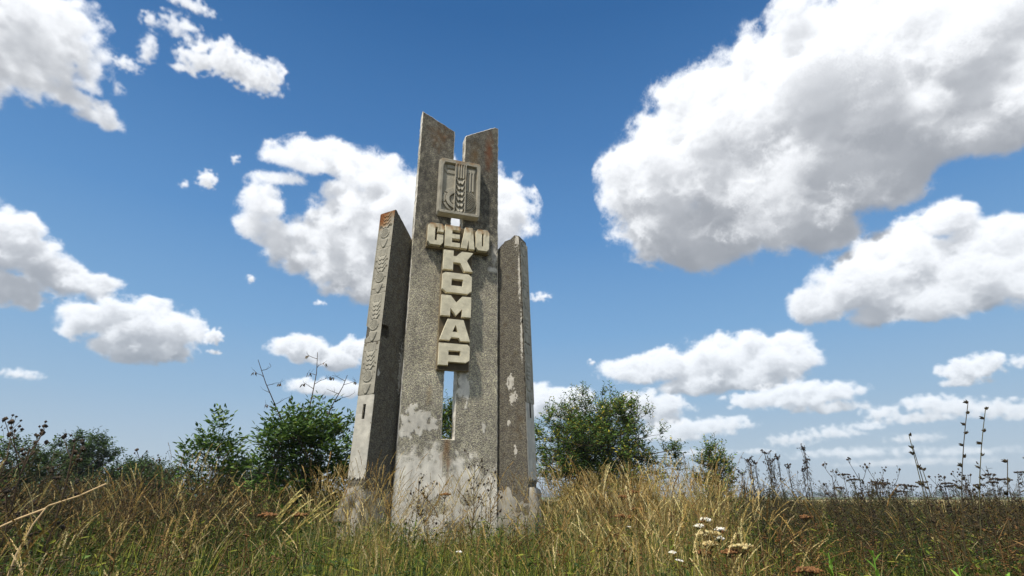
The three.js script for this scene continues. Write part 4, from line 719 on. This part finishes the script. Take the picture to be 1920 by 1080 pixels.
[[-0.67, -5.5, 1.02, 0.10, RUSTY, 'lone brown yarrow head standing clear of the grass before the sign'], [-1.48, -3.5, 0.9, 0.10, RUSTY, 'brown yarrow head in the grass before the ash shrub, crumpled'], [-1.36, -3.8, 0.89, 0.085, RUSTY, 'flat brown yarrow head in the grass before the ash shrub'], [0.93, -5, 1.0, 0.08, RUSTY, 'brown yarrow of the cluster before the large round bush, lower one'], [1.05, -5, 1.04, 0.10, RUSTY, 'tallest brown yarrow of the cluster before the large round bush'], [0.99, -4.5, 0.91, 0.09, RUSTY, 'rusty yarrow head below the tallest one before the large round bush'], [0.79, -4.2, 0.87, 0.08, RUSTY, 'small rusty yarrow head beside the white butterfly-like flower'], [0.86, -4.3, 0.86, 0.08, RUSTY, 'small rusty yarrow head near the white flower'], [0.95, -3, 0.74, 0.075, RUSTY, 'rusty yarrow head under the white yarrow'], [0.99, -3, 0.78, 0.07, TAN, 'tan yarrow head under the white yarrow'], [1.09, -3, 0.74, 0.08, RUSTY, 'rusty yarrow head beside the large tan yarrow'], [1.16, -3, 0.77, 0.11, TAN, 'large tan yarrow head with open florets'], [2.06, -4, 0.87, 0.075, RUSTY, 'rusty yarrow head before the goldenrod clump'], [1.16, -2.4, 0.73, 0.08, RUSTY, 'rusty yarrow head low in the grass, apart from the others'], [1.14, -3.2, 0.83, 0.04, WHITE, 'small white yarrow head beside the pale cream yarrow'], [1.01, -3.2, 0.85, 0.042, WHITE, 'white yarrow head at the edge of the cream cluster'], [1.06, -3.2, 0.88, 0.038, WHITE, 'topmost white yarrow head'], [1.09, -3.15, 0.79, 0.046, WHITE, 'bright white yarrow head, lowest of the white ones'], [1.05, -3.15, 0.82, 0.12, TAN, 'large pale cream yarrow head among the white ones']].forEach(([x, z, h, w, pal, label], i) => umbel(thing('yarrow', label, 'flower', 'yarrow heads', x, z, i * 0.7), h, w, 170 + i, pal, 18, 0.007, pal === WHITE ? GSTEM : STEM));

function blossom(root, height, seed) {   // white four-petalled flower on a thin stem
  const r = rng(seed), s = new Shapes(), b = new Shapes(), t = V(0.01, height, 0); s.tube(wander(V(0, -0.05, 0), t, 4, 0.03, r), 0.0026, 0.0016, GSTEM, 3);
  for (let k = 0; k < 5; k++) { const a = k * 1.257 + r(), d = V(Math.cos(a), 0.45 * r(), Math.sin(a) + 0.2).normalize(); b.leaf(t, d, V(0, 1, 0.4).normalize(), 0.024, 0.022, vary(WHITE[2], r, 0.05), 0.2); }
  mesh('stem', s.build(), woody, root); mesh('petals', b.build(), leafy, root);
}
[[0.8, -4, 0.8, 'white butterfly-like flower beside the small rusty yarrow'], [0.75, -2.8, 0.75, 'white flower in the grass near the white yarrow, upper of two'], [0.79, -2.85, 0.71, 'white flower in the grass near the white yarrow, lower of two'], [-0.32, -3.5, 0.69, 'lone white fluffy flower low in the grass before the sign']].forEach(([x, z, h, label], i) => blossom(thing('white_flower', label, 'flower', 'white flowers', x, z), h, 210 + i));

{ // snapped reed and pale drooping panicle
  const reed = thing('broken_reed', 'pale snapped reed stalk lying slantwise across the weeds', 'reed', null, -1.8, -2.2), s = new Shapes(), t = new Shapes(), c = rgb(206, 176, 132);
  s.tube([V(-0.32, 0.78, 0.05), V(-0.07, 0.92, 0), V(0.02, 0.955, 0), V(0.03, 0.965, 0), V(0.12, 1.0, -0.02), V(0.2, 1.045, -0.04)], 0.0042, 0.003, c, 6); mesh('stalk', s.build(), woody, reed);
  t.tube([V(0.024, 0.96, 0), V(0.0, 0.9, 0.01), V(-0.02, 0.8, 0.02), V(-0.05, 0.4, 0.03), V(-0.05, -0.05, 0.03)], 0.003, 0.004, c, 5); mesh('snapped_shoot', t.build(), woody, reed);
  const pan = thing('grass_plume', 'pale yellow feathery grass plume bowed over in the meadow', 'grass', null, -1.3, -2.6), r = rng(230), p = new Shapes();
  for (let k = 0; k < 12; k++) {
    const cc = vary(rgb(206, 190, 120), r, 0.12), dir = -0.3 + (r() - 0.5) * 1.6; let [x, y, z, a] = p.blade((r() - 0.5) * 0.1, -0.05, (r() - 0.5) * 0.08, 0.74 + 0.16 * r(), 0.004, dir, 0.03 + 0.1 * r(), 0.3 + 0.3 * r(), cc, 5); const sx = Math.cos(dir), sz = Math.sin(dir);
    for (let j = 0; j < 16; j++) { a += 0.03; x += Math.sin(a) * sx * 0.009; y += Math.cos(a) * 0.009; z += Math.sin(a) * sz * 0.009; for (const q of [-1, 1]) p.leaf(V(x, y, z), V(Math.sin(a) * sx + q * sz * 0.5, Math.cos(a), Math.sin(a) * sz - q * sx * 0.5).normalize(), V(r() - 0.5, 0.4, r() - 0.5).normalize(), 0.018, 0.006, cc, 0.4); }
  }
  mesh('plumes', p.build(), leafy, pan).userData.kind = 'stuff';
}
function freshWeed(root, height, seed) {   // bright young weed, narrow leaves up the stem
  const r = rng(seed), s = new Shapes(), b = new Shapes(), pts = wander(V(0, -0.05, 0), V((r() - 0.5) * 0.1, height, (r() - 0.5) * 0.06), 6, 0.03, r), g = [rgb(128, 168, 58), rgb(112, 150, 50), rgb(142, 178, 70)]; s.tube(pts, 0.004, 0.002, g[1], 4);
  for (let k = 0; k < 40; k++) { const f = 0.3 + 0.7 * k / 40, q = Math.min(5.999, f * 6), p = pts[Math.floor(q)].clone().lerp(pts[Math.floor(q) + 1], q % 1), a = k * 2.4; b.leaf(p, V(Math.cos(a) * 0.6, 0.8, Math.sin(a) * 0.6).normalize(), V(-Math.cos(a), 0.6, -Math.sin(a)).normalize(), (0.075 - 0.045 * f) * (0.8 + 0.4 * r()), 0.011, vary(pick(g, r), r), 0.4); }
  mesh('stem', s.build(), woody, root); mesh('leaves', b.build(), leafy, root).userData.kind = 'stuff';
}
[[-1.1, -1.25, 0.87, 'bright green young weed beside the pale broken reed'], [-1.04, -1.2, 0.84, 'bright green young weed, second one beside the broken reed'], [0.90, -1.65, 0.85, 'bright green young weed, tallest of those by the low rusty yarrow'], [0.97, -1.65, 0.86, 'bright green young weed with a forked look by the low rusty yarrow'], [0.84, -1.6, 0.80, 'short bright green young weed by the low rusty yarrow'], [1.12, -1.55, 0.83, 'bright green young weed below the chicory wands'], [1.2, -1.5, 0.82, 'short bright green young weed below the chicory wands'], [1.06, -1.55, 0.80, 'low bright green young weed between the yarrow and the chicory']].forEach(([x, z, h, label], i) => freshWeed(thing('green_weed', label, 'weed', 'bright young weeds', x, z, i), h, 240 + i));

scene.fog = new THREE.FogExp2(rgb(196, 208, 220), 0.0007);   // summer haze
renderer.render(scene, camera);
